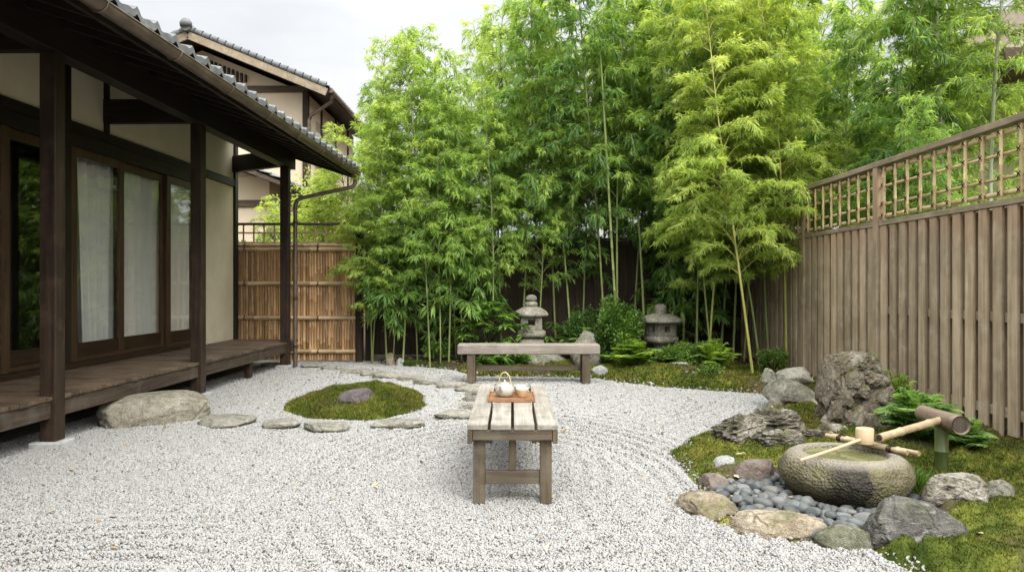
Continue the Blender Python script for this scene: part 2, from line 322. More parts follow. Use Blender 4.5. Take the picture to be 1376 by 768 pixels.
MT['fern'] = leafmat('fern_leaf', (.09, .17, .03), (.21, .34, .06), (.40, .54, .13), .45)
MT['fern_deep'] = leafmat('fern_leaf_deep', (.07, .15, .035), (.17, .31, .075), (.33, .48, .17), .4)
MT['grass'] = leafmat('grass_blade', (.04, .09, .015), (.10, .20, .03), (.22, .33, .07), .3)

# ------------------------------------------------------------------ mesh helpers
class MB:
    def __init__(s): s.v = []; s.f = []; s.smooth = []
    def add(s, verts, faces, smooth=False):
        o = len(s.v); s.v += [tuple(p) for p in verts]
        s.f += [tuple(i + o for i in f) for f in faces]; s.smooth += [smooth] * len(faces)
    def box(s, x0, x1, y0, y1, z0, z1):
        s.add([(x0, y0, z0), (x1, y0, z0), (x1, y1, z0), (x0, y1, z0), (x0, y0, z1), (x1, y0, z1), (x1, y1, z1), (x0, y1, z1)],
              [(0, 3, 2, 1), (4, 5, 6, 7), (0, 1, 5, 4), (1, 2, 6, 5), (2, 3, 7, 6), (3, 0, 4, 7)])
    def bar(s, p0, p1, w, h, up=(0, 0, 1)):
        p0 = Vector(p0); p1 = Vector(p1); d = (p1 - p0).normalized(); x = d.cross(Vector(up)).normalized(); z = x.cross(d)
        vs = [p + x * a * w / 2 + z * b * h / 2 for p in (p0, p1) for a, b in ((-1, -1), (1, -1), (1, 1), (-1, 1))]
        s.add(vs, [(0, 1, 2, 3), (7, 6, 5, 4), (0, 4, 5, 1), (1, 5, 6, 2), (2, 6, 7, 3), (3, 7, 4, 0)])
    def tube(s, pts, rad, n=8, cap=True, smooth=True):
        pts = [Vector(p) for p in pts]
        if not hasattr(rad, '__len__'): rad = [rad] * len(pts)
        vs = []; x = None
        for i, p in enumerate(pts):
            d = (pts[min(i + 1, len(pts) - 1)] - pts[max(i - 1, 0)]).normalized()
            if x is None: x = d.cross(Vector((0, 0, 1)) if abs(d.z) < .9 else Vector((1, 0, 0))).normalized()
            else: x = (x - d * x.dot(d)).normalized()
            y = d.cross(x)
            for k in range(n):
                a = 2 * PI * k / n; vs.append(p + (x * math.cos(a) + y * math.sin(a)) * rad[i])
        fs = [(i * n + k, i * n + (k + 1) % n, (i + 1) * n + (k + 1) % n, (i + 1) * n + k) for i in range(len(pts) - 1) for k in range(n)]
        s.add(vs, fs, smooth)
        if cap:
            m = (len(pts) - 1) * n
            s.add(vs[:n], [tuple(range(n - 1, -1, -1))]); s.add(vs[m:], [tuple(range(n))])
    def lathe(s, prof, n=24, c=(0, 0), smooth=True, fn=None, sq=None):
        vs = []
        for (r, z) in prof:
            for k in range(n):
                a = 2 * PI * k / n; rr = r
                if sq:
                    ca, sa = abs(math.cos(a)), abs(math.sin(a)); rr = r / (ca ** sq + sa ** sq) ** (1 / sq)
                p = Vector((c[0] + rr * math.cos(a), c[1] + rr * math.sin(a), z))
                vs.append(fn(p) if fn else p)
        fs = [(i * n + k, i * n + (k + 1) % n, (i + 1) * n + (k + 1) % n, (i + 1) * n + k) for i in range(len(prof) - 1) for k in range(n)]
        s.add(vs, fs, smooth)
        if prof[0][0] > 1e-4: s.add(vs[:n], [tuple(range(n - 1, -1, -1))])
        if prof[-1][0] > 1e-4: s.add(vs[-n:], [tuple(range(n))])
    def pole(s, p0, p1, r, step=.24, seed=0, n=8):
        rg = random.Random(seed); p0 = Vector(p0); p1 = Vector(p1); L = (p1 - p0).length
        ts = [(0, 1)]; t = rg.uniform(.3, 1) * step
        while t < L - .03:
            ts += [(t - .010, .97), (t - .003, 1.13), (t + .004, 1.13), (t + .010, .97)]; t += step * rg.uniform(.85, 1.15)
        ts.append((L, 1))
        s.tube([p0 + (p1 - p0) * (a / L) for a, _ in ts], [r * b for _, b in ts], n)
    def build(s, name, mat, parent=None, bevel=0, loc=None):
        me = bpy.data.meshes.new(name); me.from_pydata(s.v, [], s.f); me.materials.append(mat)
        me.polygons.foreach_set('use_smooth', s.smooth)
        return link(name, me, parent, bevel, loc)

def link(name, me, parent=None, bevel=0, loc=None):
    o = bpy.data.objects.new(name, me); COL.objects.link(o)
    if parent is not None: o.parent = parent
    if loc is not None: o.location = loc
    if bevel:
        b = o.modifiers.new('bevel', 'BEVEL'); b.width = bevel; b.segments = 2; b.limit_method = 'ANGLE'; b.angle_limit = R(50)
    return o
def tag(o, label, cat, group=None, kind=None):
    o['label'] = label; o['category'] = cat
    if group: o['group'] = group
    if kind: o['kind'] = kind
    return o
def thing(name, label, cat, loc=(0, 0, 0), rz=0, group=None):
    o = bpy.data.objects.new(name, None); COL.objects.link(o); o.location = loc; o.rotation_euler = (0, 0, rz)
    o.empty_display_size = .2
    return tag(o, label, cat, group)
def struct(o): o['kind'] = 'structure'; return o
def P(x, y):                       # ground point seen at photo pixel (x, y)
    d = CAMH * 1000 / (y - 384); return ((x - 688) * d / 1000, d)
def W(x, y, d): return Vector(((x - 688) * d / 1000, d, CAMH + (384 - y) * d / 1000))

def np_mesh(name, V, F, mat, tint=None, smooth=False, extra=None):
    me = bpy.data.meshes.new(name); V = np.asarray(V, dtype=np.float32); F = np.asarray(F, dtype=np.int32)
    me.vertices.add(len(V)); me.vertices.foreach_set('co', V.ravel())
    k = F.shape[1]
    me.loops.add(F.size); me.loops.foreach_set('vertex_index', F.ravel())
    me.polygons.add(len(F)); me.polygons.foreach_set('loop_start', np.arange(0, F.size, k, dtype=np.int32))
    me.polygons.foreach_set('loop_total', np.full(len(F), k, dtype=np.int32))
    if smooth: me.polygons.foreach_set('use_smooth', np.ones(len(F), dtype=bool))
    me.update(calc_edges=True); me.materials.append(mat)
    for nm, arr in ([('tint', tint)] if tint is not None else []) + (extra or []):
        a = me.attributes.new(nm, 'FLOAT', 'POINT'); a.data.foreach_set('value', np.asarray(arr, dtype=np.float32))
    return me
def unit(a): return a / np.maximum(np.linalg.norm(a, axis=1, keepdims=True), 1e-9)
def leaves(Pb, D, L, Wd, tint, rng, droop=.15, fold=.12, mid=.4, tilt=.5):
    """lance leaves: two triangles folded along the midrib"""
    Pb = np.asarray(Pb, float); D = unit(np.asarray(D, float)); n = len(Pb)
    L = np.broadcast_to(L, n)[:, None]; Wd = np.broadcast_to(Wd, n)[:, None]
    up = np.array([0, 0, 1.0]) + rng.normal(0, tilt, (n, 3)); S = unit(np.cross(D, up)); N = np.cross(S, D)
    m = Pb + D * L * mid; m[:, 2] -= (droop * .2 * L)[:, 0]
    t = Pb + D * L; t[:, 2] -= (droop * L)[:, 0]
    l = m + S * Wd / 2 + N * Wd * fold; r = m - S * Wd / 2 + N * Wd * fold
    V = np.stack([Pb, r, t, l], 1).reshape(-1, 3); i = np.arange(n) * 4
    F = np.concatenate([np.stack([i, i + 1, i + 2], 1), np.stack([i, i + 2, i + 3], 1)])
    return V, F, np.repeat(tint, 4)

# polygons on the ground
def inside(poly, X, Y):
    r = np.zeros(X.shape, bool); n = len(poly); j = n - 1
    for i in range(n):
        xi, yi = poly[i]; xj, yj = poly[j]
        c = ((yi > Y) != (yj > Y)) & (X < (xj - xi) * (Y - yi) / (yj - yi + 1e-12) + xi); r ^= c; j = i
    return r
def edge_dist(poly, X, Y):
    d = np.full(X.shape, 1e9); n = len(poly)
    for i in range(n):
        ax, ay = poly[i]; bx, by = poly[(i + 1) % n]; ex, ey = bx - ax, by - ay
        t = np.clip(((X - ax) * ex + (Y - ay) * ey) / (ex * ex + ey * ey + 1e-12), 0, 1)
        d = np.minimum(d, np.hypot(X - ax - t * ex, Y - ay - t * ey))
    return np.where(inside(poly, X, Y), d, -d)
def vnoise(X, Y, f, seed=0, octaves=3):
    sh = X.shape; out = np.zeros(X.size)
    for i, (a, b) in enumerate(zip(X.ravel(), Y.ravel())):
        out[i] = noise.fractal(Vector((a * f + seed * 7.3, b * f - seed * 3.1, seed)), 1.0, 2.0, octaves)
    return out.reshape(sh)

# ------------------------------------------------------------------ the ground
BED = [(1.18, 5.75), (1.45, 6.25), (1.78, 6.65), (2.3, 7.3), (2.72, 7.85), (2.98, 8.5), (2.95, 8.95), (2.5, 9.12), (1.9, 9.5), (1.42, 10.0),
       (1.2, 10.35), (.8, 10.5), (.1, 10.55), (-.5, 10.6), (-.72, 11.0), (-.92, 11.45), (-1.5, 11.9), (-2.0, 12.1), (-2.25, 12.5), (-2.4, 13.0),
       (4.6, 13.0), (4.6, 1.5), (2.1, 1.5), (1.85, 2.8), (1.78, 3.4), (1.75, 3.66), (1.4, 3.78), (1.12, 4.05), (1.08, 4.5), (1.2, 4.85), (1.2, 5.2)]
PIT = [(1.16, 4.55), (1.42, 4.92), (1.8, 5.06), (2.15, 5.0), (2.5, 4.7), (2.42, 4.15), (2.05, 3.72), (1.75, 3.72), (1.45, 3.84), (1.22, 4.15)]
ISL_C, ISL_R = (-1.66, 8.14), (.76, 1.02)
g = MB(); g.add([(-300, -150, -.04), (300, -150, -.04), (300, 500, -.04), (-300, 500, -.04)], [(0, 1, 2, 3)])
struct(g.build('ground', MT['soil']))
def rake(X, Y):
    # raked furrows: rings round the near bench, running out into lines that follow the edge of the planting bed
    r = np.hypot(X - .0, (Y - 4.9) * .62); a = np.exp(-((r - 1.25) / .5) ** 2)
    e = -edge_dist(BED, X, Y); b = np.exp(-((e - .55) / .35) ** 2) * (Y < 8.5)
    q = np.hypot(X + 1.9, Y - 2.2); c = np.exp(-((q - 1.5) / .5) ** 2)
    return .0115 * (a * np.sin(r * 2 * PI / .125) + b * (1 - a) * np.sin(e * 2 * PI / .15) + c * (1 - a) * np.sin(q * 2 * PI / .15))
nx, ny = 500, 560
gx, gy = np.meshgrid(np.linspace(-9, 4.6, nx), np.linspace(-3, 13.2, ny))
gz = -.007 + rake(gx, gy) + .006 * np.sin(gx * 1.7 + 1) * np.sin(gy * 1.3)
V = np.stack([gx, gy, gz], -1).reshape(-1, 3); i = (np.arange(ny - 1)[:, None] * nx + np.arange(nx - 1)).ravel()
struct(link('gravel', np_mesh('gravel', V, np.stack([i, i + 1, i + nx + 1, i + nx], 1), MT['gravel'], smooth=True)))
def gravel_stones():
    rng = np.random.default_rng(5); pts = []; rad = []
    for (d0, d1, cell, r0) in ((2.7, 5.2, .0099, .0061), (5.2, 7.4, .0120, .0075), (7.4, 9.6, .0165, .0104), (9.6, 12.7, .022, .0135)):
        xs = np.arange(-4.6, 3.0, cell); ys = np.arange(d0, d1, cell)
        X, Y = np.meshgrid(xs, ys); X = (X + rng.uniform(-.75, .75, X.shape) * cell).ravel(); Y = (Y + rng.uniform(-.75, .75, Y.shape) * cell).ravel()
        k = (np.abs(X) < .72 * Y + .55) & (edge_dist(BED, X, Y) < .13) & (edge_dist(PIT, X, Y) < -.02) & (X > -4.15 + .022 * Y - .2)
        k &= ((X - ISL_C[0]) / (ISL_R[0] - .08)) ** 2 + ((Y - ISL_C[1]) / (ISL_R[1] - .1)) ** 2 > 1
        X, Y = X[k], Y[k]; n = len(X)
        rr = r0 * np.exp(rng.normal(0, .26, n))
        Z = rng.uniform(-.004, .005, n) + rake(X, Y) + .006 * np.sin(X * 1.7 + 1) * np.sin(Y * 1.3)
        e = edge_dist(BED, X, Y); k2 = (e < .012) | (rng.uniform(0, 1, n) < .10); X, Y, Z, rr, e = X[k2], Y[k2], Z[k2], rr[k2], e[k2]
        Z = np.where(e > .012, bed_h(X, Y)[0] + .022, Z)
        pts.append(np.stack([X, Y, Z], 1)); rad.append(rr)
    Pt = np.concatenate(pts); rr = np.concatenate(rad); n = len(Pt)
    me = bpy.data.meshes.new('gravel_stones'); me.vertices.add(n); me.vertices.foreach_set('co', Pt.astype(np.float32).ravel())
    a = me.attributes.new('rot', 'FLOAT_VECTOR', 'POINT'); a.data.foreach_set('vector', rng.uniform(0, 6.28, (n, 3)).astype(np.float32).ravel())
    sc = np.stack([rr * rng.uniform(.9, 1.25, n), rr * rng.uniform(.8, 1.05, n), rr * rng.uniform(.62, .95, n)], 1)
    a = me.attributes.new('scl', 'FLOAT_VECTOR', 'POINT'); a.data.foreach_set('vector', sc.astype(np.float32).ravel())
    o = link('gravel_stones', me); me.materials.append(MT['gstone'])
    gt = bpy.data.node_groups.new('gravel_scatter', 'GeometryNodeTree')
    gt.interface.new_socket('Geometry', in_out='INPUT', socket_type='NodeSocketGeometry')
    gt.interface.new_socket('Geometry', in_out='OUTPUT', socket_type='NodeSocketGeometry')
    N = gt.nodes.new; gi = N('NodeGroupInput'); go = N('NodeGroupOutput'); ic = N('GeometryNodeMeshIcoSphere'); ic.inputs['Subdivisions'].default_value = 2
    sm = N('GeometryNodeSetMaterial'); sm.inputs['Material'].default_value = MT['gstone']
    sp = N('GeometryNodeSetPosition'); nn = N('ShaderNodeTexNoise'); nn.inputs['Scale'].default_value = 1.3
    sb = N('ShaderNodeVectorMath'); sb.operation = 'SUBTRACT'; sb.inputs[1].default_value = (.5, .5, .5)
    ml = N('ShaderNodeVectorMath'); ml.operation = 'SCALE'; ml.inputs['Scale'].default_value = .5
    iop = N('GeometryNodeInstanceOnPoints')
    ar = N('GeometryNodeInputNamedAttribute'); ar.data_type = 'FLOAT_VECTOR'; ar.inputs[0].default_value = 'rot'
    asx = N('GeometryNodeInputNamedAttribute'); asx.data_type = 'FLOAT_VECTOR'; asx.inputs[0].default_value = 'scl'
    L = gt.links.new
    L(nn.outputs['Color'], sb.inputs[0]); L(sb.outputs[0], ml.inputs[0]); L(ml.outputs[0], sp.inputs['Offset'])
    L(ic.outputs['Mesh'], sp.inputs['Geometry']); L(sp.outputs[0], sm.inputs['Geometry']); L(sm.outputs[0], iop.inputs['Instance'])
    L(gi.outputs[0], iop.inputs['Points']); L(ar.outputs['Attribute'], iop.inputs['Rotation']); L(asx.outputs['Attribute'], iop.inputs['Scale'])
    L(iop.outputs[0], go.inputs[0])
    md = o.modifiers.new('scatter', 'NODES'); md.node_group = gt
    tag(o, 'loose white gravel covering the garden floor', 'gravel', kind='stuff')
    print('gravel stones', n)

# ------------------------------------------------------------------ mossy bed and island
def bed_h(X, Y):
    e = edge_dist(BED, X, Y); t = np.clip(e / .4, 0, 1); t = t * t * (3 - 2 * t)
    h = -.03 + .055 * t + np.where(e > 0, np.clip(e / .05, 0, 1) * .03, 0)
    h += .14 * np.exp(-(((X - 2.15) / .7) ** 2 + ((Y - 10.1) / .55) ** 2)) * t
    h += .04 * np.exp(-(((X - 2.9) / .7) ** 2 + ((Y - 6.7) / .7) ** 2)) * t
    h += .02 * np.exp(-(((X - 3.3) / .9) ** 2 + ((Y - 4.6) / 1.4) ** 2)) * t
    h += .05 * np.exp(-(((X - 2.6) / .5) ** 2 + ((Y - 3.4) / .6) ** 2)) * t
    h -= .085 * np.exp(-(((X - 2.9) / .55) ** 2 + ((Y - 4.85) / .45) ** 2)) * t
    p = edge_dist(PIT, X, Y); k = np.clip((p + .08) / .12, 0, 1); return h * (1 - k) + .004 * k, e, p
def moss_object(name, label, X, Y, Z, keep, soil, nbl, rng, xs, ys, blade=(.010, .022), extra=0):
    ny, nx = X.shape; V = np.stack([X, Y, Z], -1).reshape(-1, 3)
    i = (np.arange(ny - 1)[:, None] * nx + np.arange(nx - 1)); kq = keep[:-1, :-1] | keep[1:, 1:] | keep[1:, :-1] | keep[:-1, 1:]
    i = i[kq]; Fq = np.stack([i, i + 1, i + nx + 1, i + nx], 1)
    F = np.concatenate([Fq[:, [0, 1, 2]], Fq[:, [0, 2, 3]]])
    tint0 = np.clip(.42 + .35 * vnoise(X, Y, 9, 2, 2) + .40 * vnoise(X, Y, 1.7, 12, 2) + .25 * vnoise(X, Y, 26, 6, 1) + extra, 0, 1).ravel()
    # blades: short upright slivers spread over the surface
    bx, by = xs, ys
    fx = (bx - X[0, 0]) / (X[0, 1] - X[0, 0]); fy = (by - Y[0, 0]) / (Y[1, 0] - Y[0, 0])
    ix = np.clip(fx.astype(int), 0, nx - 2); iy = np.clip(fy.astype(int), 0, ny - 2); ux = fx - ix; uy = fy - iy
    bz = (Z[iy, ix] * (1 - ux) + Z[iy, ix + 1] * ux) * (1 - uy) + (Z[iy + 1, ix] * (1 - ux) + Z[iy + 1, ix + 1] * ux) * uy
    sl = soil[iy, ix]; k = (rng.uniform(0, 1, len(bx)) > sl * 1.1) & keep[iy, ix]
    bx, by, bz, t0 = bx[k], by[k], bz[k], tint0.reshape(ny, nx)[iy, ix][k]; n = len(bx)
    far = np.clip(by / 5.0, .8, 2.2)
    Ls = rng.uniform(*blade, n) * far; ws = rng.uniform(.0025, .0045, n) * far; a = rng.uniform(0, 2 * PI, n)
    C = np.stack([bx, by, bz - .002], 1); Sd = np.stack([np.cos(a), np.sin(a), np.zeros(n)], 1)
    Dn = np.stack([rng.normal(0, .45, n), rng.normal(0, .45, n), np.ones(n)], 1)
    BV = np.stack([C - Sd * ws[:, None], C + Sd * ws[:, None], C + Dn * Ls[:, None]], 1).reshape(-1, 3)
    BF = np.arange(3 * n).reshape(-1, 3) + len(V)
    bt = np.clip(t0 + rng.normal(0, .18, n), 0, 1); bt = np.stack([bt * .8, bt * .8, np.clip(bt + .15, 0, 1)], 1).ravel()
    me = np_mesh(name, np.concatenate([V, BV]), np.concatenate([F, BF]), MT['moss'], np.concatenate([tint0, bt]), True,
                 [('soil', np.concatenate([soil.ravel(), np.zeros(3 * n)]))])
    return link(name, me)
rng = np.random.default_rng(11)
cell = .028
X, Y = np.meshgrid(np.arange(-2.6, 4.62, cell), np.arange(1.5, 13.0, cell))
H, E, PD = bed_h(X, Y)
def cushions(X, Y, f, seed):
    out = np.zeros(X.size)
    for i, (a, b) in enumerate(zip(X.ravel(), Y.ravel())):
        w = noise.noise_vector(Vector((a * 5, b * 5, seed))) * .03
        d, _ = noise.voronoi(Vector(((a + w.x) * f, (b + w.y) * f, seed))); out[i] = math.sqrt(max(0, 1 - (d[0] / .8) ** 2))
    return out.reshape(X.shape)
CU = cushions(X, Y, 9.5, 3.3)
lump = CU * .042 * (1.1 + vnoise(X, Y, 2.2, 31, 2)) - .02 + .5 * np.abs(vnoise(X, Y, 6.5, 1, 3)) * .085 + np.maximum(vnoise(X, Y, 14, 21, 2), 0) * .03 + vnoise(X, Y, 1.6, 8, 2) * .02
H = H + np.where((E > .02) & (PD < -.02), lump * np.clip(E / .12, 0, 1), 0)
sn = vnoise(X, Y, 1.8, 3, 3)
soil = np.clip((Y - 11.3) / .9, 0, 1) * .95 + np.clip((sn - .14) * 3, 0, .75) + np.clip((X - 3.55) * 1.2, 0, .35)
soil = np.clip(np.where(PD > -.03, 1, soil), 0, 1)
bx = []; by = []
TINT_EXTRA = (CU - .6) * .25
for (x0, x1, y0, y1, dens) in ((1.0, 4.1, 2.8, 5.0, 24000), (1.0, 4.1, 5.0, 7.6, 16000), (1.2, 4.1, 7.6, 10, 7000), (-2.2, 4.1, 10, 12.2, 6000)):
    n = int((x1 - x0) * (y1 - y0) * dens); bx.append(rng.uniform(x0, x1, n)); by.append(rng.uniform(y0, y1, n))
bx = np.concatenate(bx); by = np.concatenate(by)
k = (edge_dist(BED, bx, by) > .03) & (edge_dist(PIT, bx, by) < -.05); bx, by = bx[k], by[k]
mo = moss_object('moss_bed', '', X, Y, H, E > -.06, soil, 0, rng, bx, by, extra=TINT_EXTRA)
tag(mo, 'yellow green moss carpet of the planting bed along the fences', 'moss', kind='stuff')
def bedz(x, y): return float(bed_h(np.array([x]), np.array([y]))[0][0]) + .008
# island
X, Y = np.meshgrid(np.arange(-2.7, -.6, .03), np.arange(6.9, 9.4, .03))
th = np.arctan2((Y - ISL_C[1]) / ISL_R[1], (X - ISL_C[0]) / ISL_R[0])
rr = np.hypot((X - ISL_C[0]) / ISL_R[0], (Y - ISL_C[1]) / ISL_R[1]) * (1 + .06 * np.sin(3 * th + 1) + .03 * np.sin(7 * th) + .012 * np.sin(19 * th) + .008 * np.sin(43 * th))
Hi = .20 * np.clip(1 - rr ** 2.2, -.15, 1) + np.where(rr < 1, np.abs(vnoise(X, Y, 6, 9, 3)) * .05 * np.clip((1 - rr) * 6, 0, 1), 0) - .016
n = 80000; bx = rng.uniform(-2.6, -.7, n); by = rng.uniform(7.0, 9.3, n)
k = np.hypot((bx - ISL_C[0]) / ISL_R[0], (by - ISL_C[1]) / ISL_R[1]) < 1.01
il = moss_object('moss_island', '', X, Y, Hi, rr < 1.0, np.clip(vnoise(X, Y, 2.2, 5, 3) * 1.2 - .25, 0, .5), 0, rng, bx[k], by[k], blade=(.012, .024))
tag(il, 'round mossy mound with a purplish rock on top, in the white gravel', 'moss mound')

gravel_stones()
# ------------------------------------------------------------------ rocks
def rock_mesh(name, size, seed, mat, p=2.6, cuts=7, rough=.14, freq=1.5, sub=4, vor=0, vf=2.2, strata=0, sk=5, flat=0, taper=0, sink=.18, chips=16):
    bm = bmesh.new(); bmesh.ops.create_icosphere(bm, subdivisions=sub, radius=1)
    Vv = np.array([v.co[:] for v in bm.verts]); Ff = np.array([[v.index for v in f.verts] for f in bm.faces]); bm.free()
    rg = np.random.default_rng(seed)
    Vv = Vv / (np.abs(Vv) ** p).sum(1, keepdims=True) ** (1 / p)
    for _ in range(cuts):
        n = rg.normal(0, 1, 3); n[2] = abs(n[2]) * .8; n /= np.linalg.norm(n); h = rg.uniform(.55, .85)
        o = np.maximum(Vv @ n - h, 0); Vv -= o[:, None] * n * .9
    tl = rg.normal(0, .35, 3); tl[2] = 1; tl /= np.linalg.norm(tl)
    so = Vector(rg.uniform(-50, 50, 3))
    for i in range(len(Vv)):
        q = Vector(Vv[i]); k = 1 + rough * noise.fractal(q * freq + so, .9, 2.1, 6)
        if vor:
            w = q + noise.noise_vector(q * 2 + so) * .22
            d, _ = noise.voronoi(w * vf + so); k += vor * (math.sqrt(max(0, 1 - (d[0] / .75) ** 2)) - .75 + .5 * min(d[1] - d[0], .25)) * (1 + .5 * noise.noise(q * vf + so))
        if strata:
            t = q.dot(Vector(tl)) * sk + noise.fractal(q * 1.4 + so, 1, 2, 4) * 1.5; f = t - math.floor(t)
            tv = Vector(tl); pq = q - tv * q.dot(tv); wq = pq * 1.3 + tv * (q.dot(tv) * sk) + noise.noise_vector(q * 1.6 + so) * .35
            k += strata * (1.15 * (noise.ridged_multi_fractal(wq + so, .9, 2.1, 5, 1, 2) - 1.1) * .55 + (f ** .6 - .5) * .5)
        Vv[i] *= k
    for _ in range(chips):
        n = rg.normal(0, 1, 3); n[2] = abs(n[2]) * .7; n /= np.linalg.norm(n); pr_ = Vv @ n; h = pr_.max() * rg.uniform(.80, .95)
        o = np.maximum(pr_ - h, 0); Vv -= o[:, None] * n * .93
    if rough > .085:
        for i in range(len(Vv)):
            q = Vector(Vv[i]); Vv[i] *= 1 + rough * (.16 * noise.ridged_multi_fractal(q * 3.2 + so, .9, 2.2, 6, 1, 2) - .16) + rough * .12 * noise.fractal(q * 9 - so, .7, 2.1, 4)
    if flat:
        z = Vv[:, 2]; Vv[:, 2] = np.where(z > flat, flat + (z - flat) * .2, z)
    if taper:
        f = 1 - taper * np.clip((Vv[:, 2] + .2) / 1.2, 0, 1); Vv[:, 0] *= f; Vv[:, 1] *= f
    mn, mx_ = Vv.min(0), Vv.max(0); Vv = (Vv - (mn + mx_) / 2) / (mx_ - mn)
    Vv[:, 2] += .5; full = size[2] / (1 - sink)
    Vv *= np.array([size[0], size[1], full]); Vv[:, 2] -= full * sink
    return np_mesh(name, Vv, Ff, mat, smooth=True)
def rock(name, label, cat, x, y, size, seed, mat, rz=0, z=0, group=None, **kw):
    o = link(name, rock_mesh(name, size, seed, MT[mat], **kw)); o.location = (x, y, z); o.rotation_euler = (0, 0, rz)
    return tag(o, label, cat, group)

# the shoe stone by the veranda
rock('shoe_stone', 'large flat topped step stone beside the veranda edge', 'step stone', -3.40, 7.12, (1.02, .50, .27), 3, 'slab', rz=R(38), p=4.2, cuts=5, rough=.10, flat=.62, sink=.2, sub=5)
# stepping stones: pixel box -> ground
PATH = 'stepping stones curving through the gravel'
STEPS = [
 (265, 341, 551, 577, 'flat grey stepping stone just right of the big step stone'),
 (354, 405, 562, 578, 'small rounded stepping stone left of the mound, second from the big step stone'),
 (405, 469, 566, 582, 'pointed oval stepping stone just in front of the left end of the mossy mound'),
 (497, 572, 562, 577, 'wide grey oval stepping stone in front of the right side of the mossy mound'),
 (583, 640, 550, 565, 'stepping stone beside the near bench, right of the mossy mound'),
 (614, 664, 540, 551, 'small stepping stone left of the tray, half hidden by the near bench'),
 (621, 668, 533, 541, 'short stepping stone half hidden by the near bench, next but one towards the far bench'),
 (624, 672, 525.5, 533, 'short stepping stone nearest the left leg of the far bench'),
 (609, 655, 518.5, 527, 'dark edged stepping stone in front of the left leg of the far bench'),
 (586, 634, 513, 522.5, 'thick stepping stone touching the foot of the far bench, left side'),
 (554, 597, 510, 518, 'grey stepping stone left of the far bench, before the thick one'),
 (532, 571, 505, 513, 'tilted narrow stepping stone behind the right side of the mossy mound'),
 (500, 553, 503, 509, 'long thin stepping stone behind the mossy mound'),
 (483, 528, 499, 506, 'brownish slanted stepping stone in the row behind the mossy mound'),
 (457, 500, 496.5, 503, 'stepping stone at the turn of the path behind the mossy mound'),
 (430, 469, 493, 498.5, 'narrow stepping stone in front of the bamboo screen'),
 (405, 439, 487, 495.5, 'stepping stone beside the foot of the rain downpipe'),
 (350, 379, 486.5, 494.5, 'stepping stone behind the last veranda column')]
for i, (x0, x1, y0, y1, lab) in enumerate(STEPS):
    xa, da = P((x0 + x1) / 2, y1); db = (CAMH - .05) * 1000 / (y0 - 384); w = (x1 - x0) * (da + db) / 2000
    w *= .98; dp = max(min((db - da) * .90, w * .9), w * .38)
    rock('stepping_stone', lab, 'stepping stone', ((x0 + x1) / 2 - 688) * (da + dp / 2) / 1000, da + dp / 2, (w, dp, .06), 40 + i, 'stone',
         group=PATH, z=.014, p=2.6, cuts=4, rough=.16, freq=1.1, flat=.45, sink=.35, chips=8)
rock('mound_rock', 'purplish grey rock lying on the mossy mound', 'rock', -1.60, 7.62, (.40, .30, .125), 9, 'purple', z=.125, rz=.3, p=3, cuts=9, rough=.12, sink=.3)
# rocks round the water basin
RB = 'rocks edging the pebbles'
rock('edge_rock', 'flat tan rock at the left end of the grey pebbles', 'rock', 1.14, 4.33, (.30, .40, .105), 21, 'tanrock', RB and .5, group=RB, p=3.4, cuts=7, rough=.18, sub=5, chips=30, flat=.5, sink=.25)
rock('edge_rock', 'long low tan slab in front of the grey pebbles', 'rock', 1.39, 3.93, (.52, .24, .10), 22, 'tanrock', rz=-.22, group=RB, p=3.4, cuts=8, rough=.17, sub=5, chips=30, flat=.5, sink=.25)
rock('edge_rock', 'small greenish rounded rock between the long slab and the big dark rock', 'rock', 1.66, 3.74, (.27, .2, .10), 23, 'greenrock', rz=-.2, group=RB, p=2.3, cuts=3, rough=.1, chips=4, sink=.3)
rock('edge_rock', 'big dark grey angular rock in front of the water basin', 'rock', 2.03, 3.72, (.52, .36, .25), 24, 'greyrock', rz=-.2, group=RB, p=3.4, cuts=8, rough=.2, sub=6, sink=.15, taper=.25, chips=45)
rock('edge_rock', 'pale craggy rock below the bamboo water spout', 'rock', 2.60, 4.34, (.40, .32, .21), 25, 'lightrock', rz=-.3, group=RB, p=3.4, cuts=8, rough=.2, sub=6, strata=.12, sink=.15, chips=40, z=.0)
rock('edge_rock', 'round brown stone touching the left side of the basin', 'rock', 1.63, 4.98, (.29, .24, .14), 26, 'brownstone', group=RB, p=2.3, cuts=2, rough=.08, sink=.2, chips=3)
rock('edge_rock', 'pale grey round stone at the moss corner, smoothest of the edging', 'rock', 1.48, 5.16, (.18, .17, .125), 27, 'palestone', group=RB, p=2.3, cuts=2, rough=.06, sink=.12, chips=0)
rock('edge_rock', 'small flat brown block under the pale round stone', 'rock', 1.31, 4.80, (.2, .2, .085), 28, 'brownstone', rz=.3, group=RB, p=3.4, cuts=4, rough=.08, sink=.2)
rock('edge_rock', 'small grey stone half buried in moss right of the pale craggy rock', 'rock', 2.86, 4.36, (.18, .16, .12), 29, 'boulder', group=RB, cuts=5, sink=.3, z=.05)
LR = 'dark layered rocks on the moss'
for k, (x, y, sx, sy, sz, rz, lab) in enumerate([
    (1.84, 6.22, .50, .40, .24, .3, 'dark layered rock at the left of its cluster, jutting over the gravel edge'),
    (2.20, 6.42, .62, .42, .25, -.2, 'long ridged rock at the back of the layered cluster'),
    (2.12, 5.98, .40, .30, .15, .1, 'low dark striped rock at the front of the layered cluster'),
    (2.42, 6.10, .34, .30, .13, .5, 'flat mossy rock at the right of the layered cluster, behind the basin')]):
    rock('layered_rock', lab, 'rock', x - .02, y - .2, (sx * .92, sy, sz * 1.05), 60 + k, 'strata', rz=rz, group=LR, p=3.2, cuts=6, rough=.16, strata=.30, sk=4.5, sub=6, chips=10, sink=.15, z=.03)
